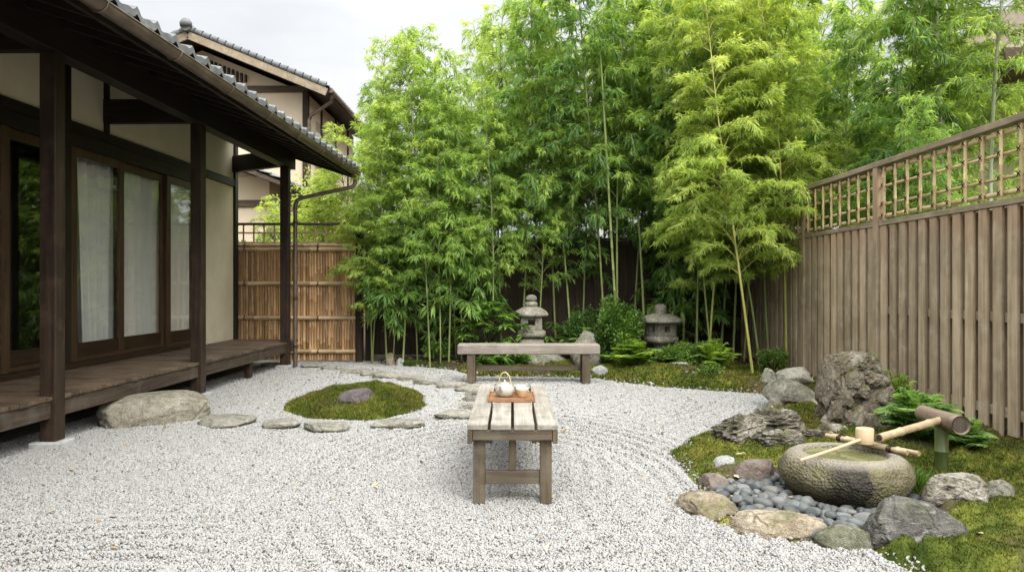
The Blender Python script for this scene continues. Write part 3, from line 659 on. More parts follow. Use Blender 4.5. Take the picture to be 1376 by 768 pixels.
def craggy():
    # one knobbly mass: a core grown together with weathered lumps (crop pixel centre, width, height, how far it stands forward)
    K = .00150; Vs, Fs, o = [], [], 0
    for k, (cx, cz, w, h, fw) in enumerate([(840, 330, 400, 430, 0), (672, 260, 130, 330, .10), (860, 140, 230, 130, .02), (800, 230, 100, 110, .17), (930, 225, 160, 130, .12), (985, 330, 190, 190, .10),
            (700, 400, 110, 130, .20), (790, 475, 140, 190, .23), (890, 460, 120, 140, .22), (890, 370, 100, 90, .21), (965, 480, 130, 150, .16), (660, 480, 100, 140, .18), (850, 290, 80, 80, .20), (1015, 215, 70, 70, .05),
            (760, 150, 130, 110, .06), (740, 330, 100, 110, .19), (830, 410, 90, 90, .22), (930, 150, 110, 90, .08), (985, 420, 110, 100, .18), (745, 430, 70, 80, .23)]):
        me = rock_mesh('lump', (w * K, max(w, h * .6) * K * (.95 if k else .8), h * K), 500 + k, MT['mottle'], p=3.4 if k else 3.8, cuts=5, rough=.23, sub=6 if w > 150 else 5, sink=0, chips=26, strata=.13, sk=2.6)
        a = np.empty(len(me.vertices) * 3, np.float32); me.vertices.foreach_get('co', a); a = a.reshape(-1, 3)
        f = np.array([p.vertices[:] for p in me.polygons]); bpy.data.meshes.remove(me)
        rz = (k * 1.7) % .7 - .35; ca, sa = math.cos(rz), math.sin(rz); a = np.stack([a[:, 0] * ca - a[:, 1] * sa, a[:, 0] * sa + a[:, 1] * ca, a[:, 2]], 1)
        Vs.append(a * np.array([1.06, 1.05, 1.05]) + np.array([(cx - 840) * K * .95, -fw * .95, (555 - cz - h / 2) * K])); Fs.append(f + o); o += len(a)
    ob = link('craggy_rock', np_mesh('craggy_rock', np.concatenate(Vs), np.concatenate(Fs), MT['mottle'], smooth=True)); ob.location = (2.98, 6.55, .0)
    tag(ob, 'tall craggy knobbly rock standing behind the water basin', 'rock')
craggy()
rock('craggy_rock', 'small grey rock at the left foot of the tall craggy rock', 'rock', 2.66, 6.12, (.24, .24, .16), 74, 'mottle', p=3, cuts=6, rough=.16, sub=5, sink=.1, z=.02, chips=24)
BO = 'mossy boulders stacked at the bed edge'
rock('boulder', 'broad mossy boulder in the middle of the stacked boulders', 'boulder', 2.90, 7.78, (.50, .46, .27), 81, 'boulder', group=BO, p=3.2, cuts=5, rough=.1, sub=5, sink=.12, z=.09)
rock('boulder', 'smooth grey boulder on top of the stacked boulders', 'boulder', 2.98, 7.84, (.36, .34, .15), 82, 'stone', group=BO, p=2.6, cuts=4, rough=.1, sink=.2, z=.30)
rock('boulder', 'small rounded boulder behind the top of the stacked boulders', 'boulder', 2.76, 7.98, (.2, .24, .13), 86, 'boulder', group=BO, cuts=4, rough=.1, sink=.2, z=.29)
rock('boulder', 'small upright stone at the bottom of the stacked boulders, left', 'boulder', 2.72, 7.62, (.24, .22, .15), 83, 'boulder', group=BO, p=3, cuts=5, rough=.1, sink=.2)
rock('boulder', 'low mossy stone at the bottom of the stacked boulders, right', 'boulder', 3.02, 7.52, (.34, .24, .13), 84, 'boulder', group=BO, p=3, cuts=5, rough=.1, sink=.2, z=.03)
rock('pointed_rock', 'grey pointed upright rock right of the stone lantern on a foot', 'rock', 1.15, 11.5, (.52, .4, .62), 91, 'boulder', p=2.2, cuts=4, rough=.08, taper=.62, sink=.08)
rock('bed_rock', 'whitish rock beside the right leg of the far bench', 'rock', 1.24, 10.62, (.30, .24, .17), 92, 'palestone', cuts=7, rough=.12, sink=.2)
rock('bed_rock', 'broad grey base rock carrying the stone lantern', 'rock', .42, 12.0, (.98, .7, .25), 93, 'boulder', p=3, cuts=6, rough=.14, flat=.6, sub=5, sink=.1)
rock('bed_rock', 'small pale rock in the moss before the bright yellow culms', 'rock', 2.33, 9.72, (.2, .16, .13), 94, 'lightrock', cuts=7, sink=.2, z=.06)
rock('bed_rock', 'pale flat rock behind the moss near the second fern', 'rock', 2.4, 10.6, (.34, .22, .12), 95, 'palestone', cuts=6, sink=.2, z=.1)
rock('bed_rock', 'upright brown stone left of the far bench, by the fence foot', 'rock', -1.98, 12.1, (.15, .16, .22), 96, 'tanrock', p=3.4, cuts=3, sink=.15)
rock('bed_rock', 'rounded pale stone next to the upright brown one', 'rock', -1.82, 12.02, (.15, .16, .14), 97, 'palestone', cuts=3, sink=.2)
# pebbles
pm = []
for k in range(7):
    me = rock_mesh('pebble', (1, .74, .30), 300 + k, MT['pebble'], p=2.15, cuts=2, rough=.06, freq=.9, sub=3, sink=.5, chips=0); pm.append(me)
rg = random.Random(4); placed = []
for layer, (num, zz) in enumerate(((210, .002), (40, .020))):
    for _ in range(num * 30):
        x = rg.uniform(1.15, 2.5); y = rg.uniform(3.7, 5.08)
        if len([q for q in placed if q[3] == layer]) >= num: break
        e = edge_dist(PIT, np.array([x]), np.array([y]))[0]
        if e < .03 + layer * .06 or math.hypot(x - 2.07, y - 4.62) < .355 + layer * .08: continue
        if y > 4.75 and x > 2.15: continue
        s_ = rg.uniform(.07, .118)
        if any(q[3] == layer and math.hypot(x - q[0], y - q[1]) < (s_ + q[2]) * .40 for q in placed): continue
        placed.append((x, y, s_, layer))
        o = link('river_pebble', pm[rg.randrange(7)]); o.location = (x, y, zz + s_ * .16)
        o.scale = (s_, s_ * rg.uniform(.9, 1.1), s_ * rg.uniform(.8, 1.1)); o.rotation_euler = (rg.uniform(-.25, .25), rg.uniform(-.25, .25), rg.uniform(0, 6.28))
        tag(o, 'smooth grey river pebble heaped at the foot of the water basin', 'pebble', 'river pebbles round the basin')
print('pebbles', len(placed))

# ------------------------------------------------------------------ the house with its veranda
SL = math.atan(.022)
house = thing('house', 'dark timber house with veranda, sliding glass doors and tiled eave on the left', 'house', (-3.832, 0, 0), -SL)
WX = -1.094
def part(mb, name, mat, parent=None, bevel=.004): return mb.build(name, MT[mat], parent or house, bevel)
for y in (3.0, 6.0, 8.65, 11.75):
    m = MB(); m.box(-.07, .06, y - .065, y + .065, .06, 3.17); c = part(m, 'column', 'column', bevel=.006)
    m = MB(); m.box(-.13, .11, y - .12, y + .12, -.03, .058); m.build('column_base', MT['concrete'], c, .012)
m = MB(); m.box(-.085, .075, -2, 12.02, 3.172, 3.44); part(m, 'eave_beam', 'dark_wood_y')
m = MB(); m.bar((WX - .03, 12.44, 3.325), (-.09, 11.80, 3.325), .11, .27); part(m, 'tie_beam', 'dark_wood_x')
for y in (3.0, 6.0, 8.65):
    m = MB(); m.box(WX - .03, -.09, y - .055, y + .055, 3.19, 3.46); part(m, 'tie_beam', 'dark_wood_x')
slope = .33
def roofz(x): return 3.44 + .05 - slope * x          # underside of the roof deck
m = MB()
m.add([(1.0, -2, roofz(1.0)), (1.0, 12.12, roofz(1.0)), (-5.2, 12.12, roofz(-5.2)), (-5.2, -2, roofz(-5.2)),
       (1.0, -2, roofz(1.0) + .03), (1.0, 12.12, roofz(1.0) + .03), (-5.2, 12.12, roofz(-5.2) + .03), (-5.2, -2, roofz(-5.2) + .03)],
      [(0, 1, 2, 3), (7, 6, 5, 4), (0, 4, 5, 1), (1, 5, 6, 2), (2, 6, 7, 3), (3, 7, 4, 0)])
roof = part(m, 'roof', 'dark_wood_x', bevel=0)
for i in range(31):
    y = -1.6 + i * .45
    m = MB(); m.bar((.93, y, roofz(.93) - .037), (WX + .02, y, roofz(WX + .02) - .037), .05, .07); part(m, 'rafter', 'dark_wood_x', bevel=0)
m = MB(); m.box(.93, .965, -2, 12.13, roofz(.95) - .10, roofz(.95) - .003); part(m, 'fascia', 'dark_wood_y')
m = MB(); m.bar((1.0, 12.15, roofz(1.0) - .02), (-5.2, 12.15, roofz(-5.2) - .02), .035, .18); part(m, 'barge_board', 'dark_wood_x')
# roof tiles: rows of wavy pan tiles, each row lapping the one below
def tiles(x0, x1, y0, y1, zf, rows, pitch, per=10, flip=False):
    m = MB(); n = int(round((y1 - y0) / pitch)); ys = [y0 + pitch * k / per for k in range(n * per + 1)]
    def w(k):
        t = (k % per) / per
        return .058 * math.exp(-((t - .22) / .13) ** 2) - .012 * math.sin(2 * PI * (t - .1)) 
    for j in range(rows):
        a = x0 + (x1 - x0) * j / rows; b = x0 + (x1 - x0) * (j + 1.12) / rows; vs = []
        for k, y in enumerate(ys):
            vs += [(a, y, zf(a) + w(k) + .006), (a, y, zf(a) + w(k) + .062), (b, y, zf(b) + w(k) + .012)]
        fs = []
        for k in range(len(ys) - 1):
            q = 3 * k; f1 = (q, q + 3, q + 4, q + 1); f2 = (q + 1, q + 4, q + 5, q + 2)
            fs += [f1, f2]
        m.add(vs, fs, False)
    return m
tm = tiles(1.055, -5.2, -2.0, 12.2, lambda x: roofz(x) + .03, 22, .29)
tm.build('roof_tiles', MT['tile'], roof)
# gutter
m = MB(); n = 10
for (r, sgn) in ((.062, 1), (.056, -1)):
    vs = []
    for y in (-2.0, 12.06):
        for k in range(n + 1):
            a = PI + PI * k / n; vs.append((1.06 + r * math.cos(a), y, 3.13 + r * math.sin(a)))
    fs = [(k, k + 1, n + 2 + k, n + 1 + k) for k in range(n)]
    m.add(vs, fs if sgn < 0 else [f[::-1] for f in fs], True)
m.tube([(1.122, -2, 3.13), (1.122, 12.06, 3.13)], .007, 6); m.tube([(.998, -2, 3.13), (.998, 12.06, 3.13)], .007, 6)
m.lathe([(.0001, 0), (.063, 0), (.063, .004), (.0001, .004)], 16)
for k in range(len(m.v) - 64, len(m.v)):
    x, y, z = m.v[k]; m.v[k] = (1.06 + x, 12.062 + z, 3.13 + min(y, 0))
gut = m.build('gutter', MT['gutter'], house)
for i in range(14):
    y = -1.3 + i * 1.02
    m = MB(); m.tube([(1.06 + .068 * math.cos(PI + PI * k / 8), y, 3.13 + .068 * math.sin(PI + PI * k / 8)) for k in range(9)] , .007, 5)
    m.build('gutter_bracket', MT['gutter'], gut)
m = MB(); m.lathe([(.03, 2.99), (.05, 3.03), (.06, 3.07)], 14, (1.06, 11.95))
hx = -3.42 + 3.832 - .022 * 11.75
m.tube([(1.06, 11.95, 3.01), (1.055, 11.95, 2.93), (1.0, 11.94, 2.88), (hx + .12, 11.80, 2.70), (hx + .03, 11.76, 2.655), (hx, 11.75, 2.58), (hx, 11.75, .01)], .032, 12)
dp = m.build('downpipe', MT['gutter'], house)
for z in (2.3, 1.1, .35):
    m = MB(); m.tube([(hx, 11.75, z - .018), (hx, 11.75, z + .018)], .038, 12); m.build('pipe_clamp', MT['iron'], dp)
# walls
m = MB(); m.box(WX - .06, WX, -2, 12.4, 3.08, 3.88); part(m, 'wall_plaster', 'plaster', bevel=0)
m = MB(); m.box(WX - .062, WX - .002, 11.22, 12.4, .41, 2.95); part(m, 'wall_plaster', 'plaster', bevel=0)
m = MB(); m.box(WX - .08, WX + .03, -2, 12.40, 2.955, 3.075); part(m, 'head_rail', 'dark_wood_y')
m = MB(); m.box(WX - .09, WX + .05, -2, 11.1, 2.80, 2.95); part(m, 'door_head', 'dark_wood_y')
m = MB(); m.box(WX - .06, WX + .035, -2, 12.4, 3.72, 3.84); part(m, 'wall_plate', 'dark_wood_y')
for y, z0 in ((3.9, .41), (7.88, .41), (11.16, .41), (12.46, 0.0)):
    m = MB(); m.box(WX - .07, WX + .04, y - .06, y + .06, z0, 3.715); part(m, 'wall_post', 'dark_wood')
for y in (5.9, 8.65):
    m = MB(); m.box(WX - .05, WX + .028, y - .045, y + .045, 3.08, 3.715); part(m, 'wall_stud', 'dark_wood')
m = MB(); m.box(WX - .10, WX + .09, -2, 11.1, .416, .475); part(m, 'door_sill', 'kick_wood')
m = MB(); m.box(WX - .05, WX - .0, -2, 12.4, .0, .40); part(m, 'foundation', 'room', bevel=0)
m = MB(); m.box(-5.3, WX + .0, 12.402, 12.5, -.02, 4.2); part(m, 'gable_wall', 'plaster', bevel=0)
m = MB(); m.box(-5.4, -5.3, -2, 12.5, -.02, 4.2); part(m, 'rear_wall', 'plaster', bevel=0)
m = MB(); m.box(-5.3, WX, -2.1, -2.002, -.02, 4.2); part(m, 'gable_wall', 'plaster', bevel=0)
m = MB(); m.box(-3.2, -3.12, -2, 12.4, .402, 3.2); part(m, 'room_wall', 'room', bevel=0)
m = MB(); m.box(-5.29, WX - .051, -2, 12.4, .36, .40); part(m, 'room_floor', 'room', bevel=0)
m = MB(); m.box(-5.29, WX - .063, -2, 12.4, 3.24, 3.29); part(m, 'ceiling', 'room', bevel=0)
# sliding doors
DOORS = [(4.0, 5.0, 0), (5.0, 6.0, 1), (6.0, 6.99, 0), (6.95, 7.82, 1), (7.94, 8.98, 0), (8.94, 10.08, 1), (10.05, 11.1, 0)]
for (a, b, k) in DOORS:
    x = WX + .02 - .042 * k; st = .105
    m = MB()
    m.box(x - .018, x + .018, a, a + st, .478, 2.797); m.box(x - .018, x + .018, b - st, b, .478, 2.797)
    m.box(x - .017, x + .017, a + st, b - st, 2.70, 2.797); m.box(x - .017, x + .017, a + st, b - st, .478, .52)
    d = part(m, 'sliding_door', 'door_wood', bevel=.003)
    m = MB(); m.box(x - .012, x + .012, a + st - .001, b - st + .001, .521, .68); m.build('kick_panel', MT['kick_wood'], d, .003)
    m = MB(); m.box(x - .003, x + .003, a + st - .002, b - st + .002, .681, 2.699); m.build('glass_pane', MT['glass'], d)
    for yy in (a + .05, b - .05):
        m = MB(); m.box(x + .0185, x + .021, yy - .014, yy + .014, 1.42, 1.54); m.build('finger_pull', MT['iron'], d)
# curtains
def curtain(y0, y1, label, seed):
    rg = random.Random(seed); ny, nz = 110, 24; vs = []; ph = rg.uniform(0, 6)
    for j in range(nz + 1):
        t = j / nz; z = .46 + 2.30 * t
        for i in range(ny + 1):
            s_ = i / ny; y = y0 + (y1 - y0) * s_ + .03 * math.sin(s_ * 5 + t * 2 + ph) * (1 - t) + (.10 * (1 - t) ** 1.5 * (1 - s_) if seed == 1 else 0)
            a = .046 + .026 * noise.noise(Vector((s_ * 4, seed, t)))
            x = WX - .135 + a * math.sin(s_ * (y1 - y0) * 2 * PI / .15 + ph + 1.2 * noise.noise(Vector((s_ * 3, seed * 5, t * .8)))) + .012 * noise.noise(Vector((s_ * 9, t * 2, seed)))
            vs.append((x, y, z))
    m = MB(); m.add(vs, [(j * (ny + 1) + i, j * (ny + 1) + i + 1, (j + 1) * (ny + 1) + i + 1, (j + 1) * (ny + 1) + i) for j in range(nz) for i in range(ny)], True)
    o = m.build('curtain', MT['curtain']); o.matrix_world = Matrix.Translation((-3.832, 0, 0)) @ Matrix.Rotation(-SL, 4, 'Z')
    so = o.modifiers.new('thickness', 'SOLIDIFY'); so.thickness = .002
    tag(o, label, 'curtain', 'white curtains behind the sliding doors')
curtain(8.25, 9.00, 'white linen curtain nearest the front column, its hem swept aside', 1)
curtain(9.24, 10.16, 'white linen curtain in the middle of the three, straight hanging', 2)
curtain(10.36, 11.06, 'white linen curtain next to the plaster wall panel', 3)
# deck
m = MB(); y = -2.0; rg = random.Random(8)
while y < 12.2:
    w = .105; zz = rg.uniform(-.002, .003); m.box(WX + .055, .035 + rg.uniform(-.006, .008), y, y + w - .006, .386 + zz, .418 + zz); y += w
deck = m.build('veranda_deck', MT['deck'], house, .003)
m = MB(); m.box(-.02, .022, -2, 12.2, .245, .384); m.build('edge_joist', MT['deck_fascia'], deck, .004)
m = MB(); m.box(WX + .1, .02, 12.16, 12.2, .25, .383); m.build('end_joist', MT['deck_fascia'], deck, .004)
for x_ in (-.5, -.95):
    m = MB(); m.box(x_ - .04, x_ + .04, -2, 12.1, .26, .382); m.build('joist', MT['dark_wood_y'], deck)
for y in (4.6, 10.35):
    m = MB(); m.box(-.10, -.022, y - .05, y + .05, .03, .375); q = m.build('deck_post', MT['column'], deck, .004)

# ------------------------------------------------------------------ fences
def lattice_fence():
    f = thing('board_fence', 'grey brown vertical board fence with bamboo lattice top on the right', 'fence', (4.04, 0, 0), -math.atan(.0))
    posts = [13.0, 10.25, 8.2, 5.45, 2.6]
    for y in posts:
        m = MB(); m.box(-.045, .055, y - .05, y + .05, -.05, 2.60); m.build('post', MT['fence'], f, .006)
    rg = random.Random(3)
    for k in range(len(posts) - 1):
        b, a = posts[k] - .05, posts[k + 1] + .05
        m = MB(); m.box(-.05, .06, a - (.05 if k < 3 else .1), b + .05, 2.602, 2.66); m.build('cap_rail', MT['fence_y'], f, .006)
        m = MB(); m.box(-.03, .05, a, b, 1.955, 2.01); m.build('mid_rail', MT['fence_y'], f, .005)
        m = MB(); m.box(.006, .064, a, b, 1.0, 1.08); m.box(.006, .064, a, b, .22, .30); m.build('batten', MT['fence_y'], f, .004)
        m = MB(); n = int(round((b - a) / .19)); w = (b - a) / n
        for i in range(n):
            y = a + w * i; j = rg.uniform(-.008, .008)
            m.box(-.022, .004, y + .036 + j, y + w - .036 + j, .07 + rg.uniform(-.025, .02), 1.953)
            m.box(.066, .084, max(a, y - w * .47), min(b, y + w * .47), .08, 1.953)
        m.box(.066, .084, b - w * .47, b, .08, 1.953)
        m.build('board_panel', MT['fence'], f, .004)
        # bamboo lattice
        zs = (2.06, 2.185, 2.385, 2.555); m = MB()
        for z, r in zip(zs, (.022, .0145, .0145, .022)): m.pole((.005, a + .005, z), (.005, b - .005, z), r, .33, int(z * 100) + k)
        la = m.build('lattice_rails', MT['bam_lat_y'], f)
        n = max(2, int(round((b - a) / .25))); m = MB(); r2 = MB()
        for i in range(n):
            y = a + (b - a) * (i + .5) / n
            m.pole((-.030, y, 2.03), (-.030, y, 2.58), (.0155), .27, i + 10 * k)
            for z in zs[1:3]: r2.tube([(-.012, y, z - .014), (-.012, y, z + .014)], .042, 8); 
            for z in (zs[0], zs[3]): r2.tube([(-.012, y - .004, z - .012), (-.012, y + .004, z + .012)], .043, 8)
        m.build('lattice_uprights', MT['bam_lat_z'], la)
        for q in range(len(r2.v)):           # lashings: flattened bands round each crossing
            x_, y_, z_ = r2.v[q]; r2.v[q] = (-.012 + (x_ + .012) * .98, y_, z_)
        ru = MB()
        for i in range(n):
            y = a + (b - a) * (i + .5) / n
            for z in zs:
                for sg in (-1, 1):
                    ru.tube([(-.05, y - .021 * sg, z - .02), (-.054, y, z), (-.05, y + .021 * sg, z + .02)], .0035, 5)
                ru.tube([(-.0535, y - .006, z), (-.0535, y + .006, z)], .006, 6)
        ru.build('lashing', MT['rope'], la)
lattice_fence()

f = thing('back_fence', 'dark brown board fence behind the bamboo thicket', 'fence', (0, 13.05, 0))
xs = [-2.52, -.88, .76, 2.4, 3.97]
for x in xs:
    m = MB(); m.box(x - .045, x + .045, -.045, .045, -.05, 2.1); m.build('post', MT['fence_back'], f, .005)
rg = random.Random(5)
for a, b in zip(xs[:-1], xs[1:]):
    a += .046; b -= .046; n = int((b - a) / .15); w = (b - a) / n; m = MB()
    for i in range(n): m.box(a + w * i + .004, a + w * (i + 1) - .004, -.02 + rg.uniform(0, .006), .0, .1 if b < 0 else .02, 2.0)
    m.box(a, b, .001, .006, .1 if b < 0 else .02, 2.098); m.build('board_panel', MT['fence_back'], f, .002)
    m = MB(); m.box(a, b, .008, .045, .35, .43); m.box(a, b, .008, .045, 1.6, 1.68); m.build('batten', MT['fence_back_x'], f)
    m = MB(); m.box(a - .04, b + .04, -.05, .05, 2.102, 2.14); m.build('cap_rail', MT['fence_back_x'], f, .005)
m = MB()
for i in range(6): m.box(-2.46 + i * .27, -2.46 + i * .27 + .26, -.09, -.024, -.04, .098)
m.build('footing_stone', MT['boulder'], f, .012)

f = thing('bamboo_screen', 'brown bamboo slat screen fence with open lattice top at the back left', 'fence', (0, 12.7, 0))
x0, x1 = -5.2, -2.66; m = MB(); x = x0; k = 0; rg = random.Random(9)
while x < x1:
    r = rg.uniform(.021, .027); x += r; m.pole((x, rg.uniform(-.006, .006), .04), (x, 0, 1.97), r, .42, 100 + k, 7); x += r * .98; k += 1
m.build('slat_panel', MT['bam_slat'], f)
for z, r in ((.19, .036), (.757, .036), (1.34, .036), (1.925, .04), (1.992, .03)):
    m = MB(); m.pole((x0, -.045, z), (x1, -.045, z), r, .5, int(z * 50)); q = m.build('bamboo_rail', MT['bam_lat_x'], f)
    m = MB()
    for xx in (-4.55, -3.9, -3.3): m.tube([(xx, -.045, z - .0), (xx + .012, -.045, z)], r * 1.15, 10); m.tube([(xx - .01, -.045 - r * 1.1, z - .02), (xx + .02, -.045 - r * 1.15, z + .025)], .006, 5)
    m.build('lashing', MT['rope'], q)
m = MB(); m.box(x0, x1, -.04, .04, 2.335, 2.375); m.build('cap_rail', MT['fence_back_x'], f, .004)
m = MB()
for z in (2.02, 2.19): m.box(x0, x1, -.012, .012, z, z + .028)
x = x0 + .1
while x < x1: m.box(x - .013, x + .013, -.026, -.013, 2.0, 2.333); x += .175
m.build('lattice', MT['bam_lat_x'], f, .003)
m = MB(); m.box(x1 + .0, x1 + .12, -.07, .05, -.05, 2.2); m.build('post', MT['fence_back'], f, .006)

# ------------------------------------------------------------------ benches
b = thing('bench', 'weathered grey plank bench in the foreground carrying the tea tray', 'bench', (.003, 0, 0), 0, 'wooden garden benches')
rg = random.Random(2); y0, y1 = 4.385, 6.22; hw = .268; zt = .484
g3 = .018; w = (2 * hw - 3 * g3) / 4
for i in range(4):
    x = -hw + i * (w + g3); m = MB(); m.box(x, x + w, y0 + rg.uniform(0, .004), y1, zt - .034 + rg.uniform(-.001, .001), zt + rg.uniform(-.001, .001)); m.build('seat_plank', MT['bench_y'], b, .004)
for x in (-hw + .001, hw - .031):
    m = MB(); m.box(x, x + .03, y0 + .006, y1 - .006, zt - .115, zt - .037); m.build('side_apron', MT['bench_leg'], b, .004)
for y in (y0 + .008, y1 - .05):
    m = MB(); m.box(-hw + .033, hw - .033, y, y + .04, zt - .095, zt - .037); m.build('end_apron', MT['bench_apron'], b, .004)
for y in (y0 + .052, y1 - .125):
    for sg in (-1, 1):
        m = MB(); xa = sg * (hw - .0335); xb = sg * (hw - .104); m.box(min(xa, xb), max(xa, xb), y, y + .07, 0, zt - .037); m.build('leg', MT['bench_leg'], b, .005)
    m = MB(); m.box(-hw + .1045, hw - .1045, y + .012, y + .058, .118, .195); m.build('stretcher', MT['bench_apron'], b, .004)
    m = MB(); m.box(-.022, .022, y + .015, y + .055, .197, zt - .037); m.build('centre_post', MT['bench_leg'], b, .004)
b = thing('bench', 'weathered grey slab bench standing across the gravel before the stone lantern', 'bench', (.22, 9.96, 0), 0, 'wooden garden benches')
m = MB(); m.box(-.94, .94, -.17, .17, .40, .525); m.build('seat', MT['bench_x'], b, .012)
for x in (-.76, .76):
    for y in (-.15, .05):
        m = MB(); m.box(x - .055, x + .055, y, y + .10, 0, .398); m.build('leg', MT['bench_leg'], b, .005)
m = MB(); m.box(-.70, .70, -.03, .02, .17, .24); m.build('stretcher', MT['bench_apron'], b, .004)

# tea things
zt += .002
t = thing('tray', 'orange brown wooden tray on the near bench', 'tray', (-.003, 5.40, zt))
m = MB(); m.box(-.158, .158, -.17, .17, .0, .016); m.build('tray_base', MT['tray'], t, .003)
for (xa, xb, ya, yb) in ((-.158, .158, -.182, -.171), (-.158, .158, .171, .182)):
    m = MB(); m.box(xa, xb, ya, yb, 0, .026); m.build('rim', MT['tray'], t, .002)
for x in (-.166, .158):
    m = MB(); m.box(x, x + .008, -.182, .182, 0, .026); m.build('rim', MT['tray'], t, .002)
tp = thing('teapot', 'round grey glazed teapot with arched cane handle, on the tray', 'teapot', (-.052, 5.38, zt + .017), R(-20))
m = MB(); m.lathe([(.0001, 0), (.045, .0), (.060, .012), (.070, .035), (.069, .055), (.060, .075), (.046, .088), (.036, .092)], 32); m.build('pot_body', MT['pot'], tp)
m = MB(); m.lathe([(.037, .0925), (.034, .099), (.015, .103), (.007, .106), (.011, .113), (.008, .119), (.0001, .120)], 24); m.build('lid', MT['pot'], tp)
m = MB(); m.tube([(.0, -.06, .045), (0, -.085, .065), (0, -.098, .09)], [.014, .010, .007], 10); m.build('spout', MT['pot'], tp)
m = MB(); m.tube([(.045 * math.cos(a) * 1.0, 0, .088 + .085 * math.sin(a)) for a in [PI * k / 14 for k in range(15)]], .0055, 8); m.build('handle', MT['cane'], tp)
def cup(x, y, label):
    o = thing('tea_cup', label, 'cup', (x, y, zt + .017), 0, 'tea cups on the tray')
    m = MB(); m.lathe([(.0001, .0), (.028, 0), (.034, .01), (.043, .055), (.045, .068), (.042, .068), (.038, .03), (.025, .012), (.0001, .010)], 28); m.build('cup_body', MT['cup'], o)
    m = MB(); m.add([(.0395 * math.cos(2 * PI * k / 20), .0395 * math.sin(2 * PI * k / 20), .048) for k in range(20)], [tuple(range(20))]); m.build('tea', MT['water'], o)
cup(.072, 5.33, 'tan cup with pale rim beside the teapot, front one')
cup(.058, 5.47, 'tan cup behind the front cup on the tray')

# ------------------------------------------------------------------ water basin and spout
BX, BY = 2.07, 4.63
t = thing('water_basin', 'round mossy stone water basin with dark stain among grey pebbles', 'water basin', (BX, BY, 0))
def wob(p):
    a = noise.fractal(Vector((p.x * 3, p.y * 3, p.z * 4 + 5)), 1, 2, 3); return Vector((p.x * (1 + .03 * a), p.y * (1 + .03 * a), p.z + .004 * a))
m = MB(); m.lathe([(.27, -.02), (.315, .02), (.365, .075), (.393, .13), (.392, .17), (.37, .215), (.335, .25), (.30, .268), (.27, .274), (.252, .268), (.245, .25), (.24, .20), (.235, .16), (.0001, .15)], 72, fn=wob)
m.build('basin_body', MT['basin'], t)
m = MB(); m.add([(.2465 * math.cos(2 * PI * k / 48), .2465 * math.sin(2 * PI * k / 48), .246) for k in range(48)], [tuple(range(48))]); m.build('water', MT['water'], t)
# two thin bamboo rests lying across the rim, tied together
pr = thing('bamboo_rest', 'pair of tied bamboo canes lying across the basin rim', 'bamboo rest', (BX, BY, 0))
c0, c1 = W(1113, 591, 5.02) - Vector((BX, BY, 0)), W(1222, 620, 4.50) - Vector((BX, BY, 0))
c0.z = .295; c1.z = .295; dr = (c1 - c0).normalized(); sd_ = Vector((-dr.y, dr.x, 0))
for k, o in enumerate((-.018, .018)):
    m = MB(); m.pole(c0 + sd_ * o + dr * (.02 * k), c1 + sd_ * o + dr * (.05 * k), .0155, .2, 40 + k, 10); m.build('cane', MT['bam_spout'], pr)
for q in (.18, .80):
    m = MB(); p = c0 + (c1 - c0) * q
    for e in (-.012, 0, .012): m.tube([p + dr * e + sd_ * .037 * math.cos(a) + Vector((0, 0, .019 * math.sin(a))) for a in [2 * PI * k / 14 for k in range(15)]], .004, 5)
    m.tube([p + Vector((0, 0, .018)), p + Vector((.01, .005, .04)), p + Vector((.035, .0, .03))], .003, 5)
    m.build('tie', MT['rope'], pr)
ld = thing('ladle', 'pale wooden ladle with round cup resting on the bamboo canes', 'ladle', tuple(W(1162, 604, 4.68).xy) + (.312,))
L0 = ld.location.copy()
m = MB(); m.lathe([(.0001, 0), (.052, .0), (.0535, .004), (.0535, .092), (.050, .096), (.0001, .097)], 32); m.build('ladle_cup', MT['cypress'], ld)
e = W(1075, 622, 4.34) - L0; e.z = -.028
m = MB(); m.tube([(-.045, -.03, .028), e * .5 + Vector((0, 0, .012)), e], [.010, .0095, .008], 10); m.build('ladle_handle', MT['cypress'], ld)
sp = thing('bamboo_spout', 'bamboo water spout on a green post, pouring arm over the basin', 'water spout', (2.92, 5.06, 0))
m = MB(); m.pole((0, 0, 0), (0, 0, .345), .043, .21, 6, 20); m.build('post', MT['bam_green'], sp)
m = MB(); pts = [(.02, .27, .392), (.02, .27, .392), (.004, -.05, .395), (-.006, -.235, .397)]
m.tube([(.02, .27, .392), (.015, .13, .392), (.011, .05, .393), (.006, -.02, .395), (.001, -.10, .396), (-.003, -.17, .397), (-.004, -.18, .397), (-.0045, -.19, .397), (-.006, -.235, .398)], [.056, .057, .058, .059, .060, .060, .064, .061, .061], 28, cap=False)
m.tube([(-.006, -.235, .398), (-.006, -.225, .398), (-.004, -.20, .397)], [.061, .052, .045], 28, cap=False)
crossp = m.build('cross_log', MT['bam_brown'], sp)
me = crossp.data
m = MB(); m.tube([(-.0055, -.226, .398), (-.0055, -.222, .398)], .0515, 24); m.build('log_end', MT['trunk'], sp)
e = W(1181, 588, 4.62) - Vector((2.92, 5.06, 0)); s0 = Vector((-.03, -.05, .40))
m = MB(); m.pole(s0, e, .026, .33, 3, 14); m.build('spout_arm', MT['bam_spout'], sp)
d = (e - s0).normalized(); m = MB(); m.tube([e + d * .0005, e + d * .002], .020, 14); m.build('spout_mouth', MT['iron'], sp)

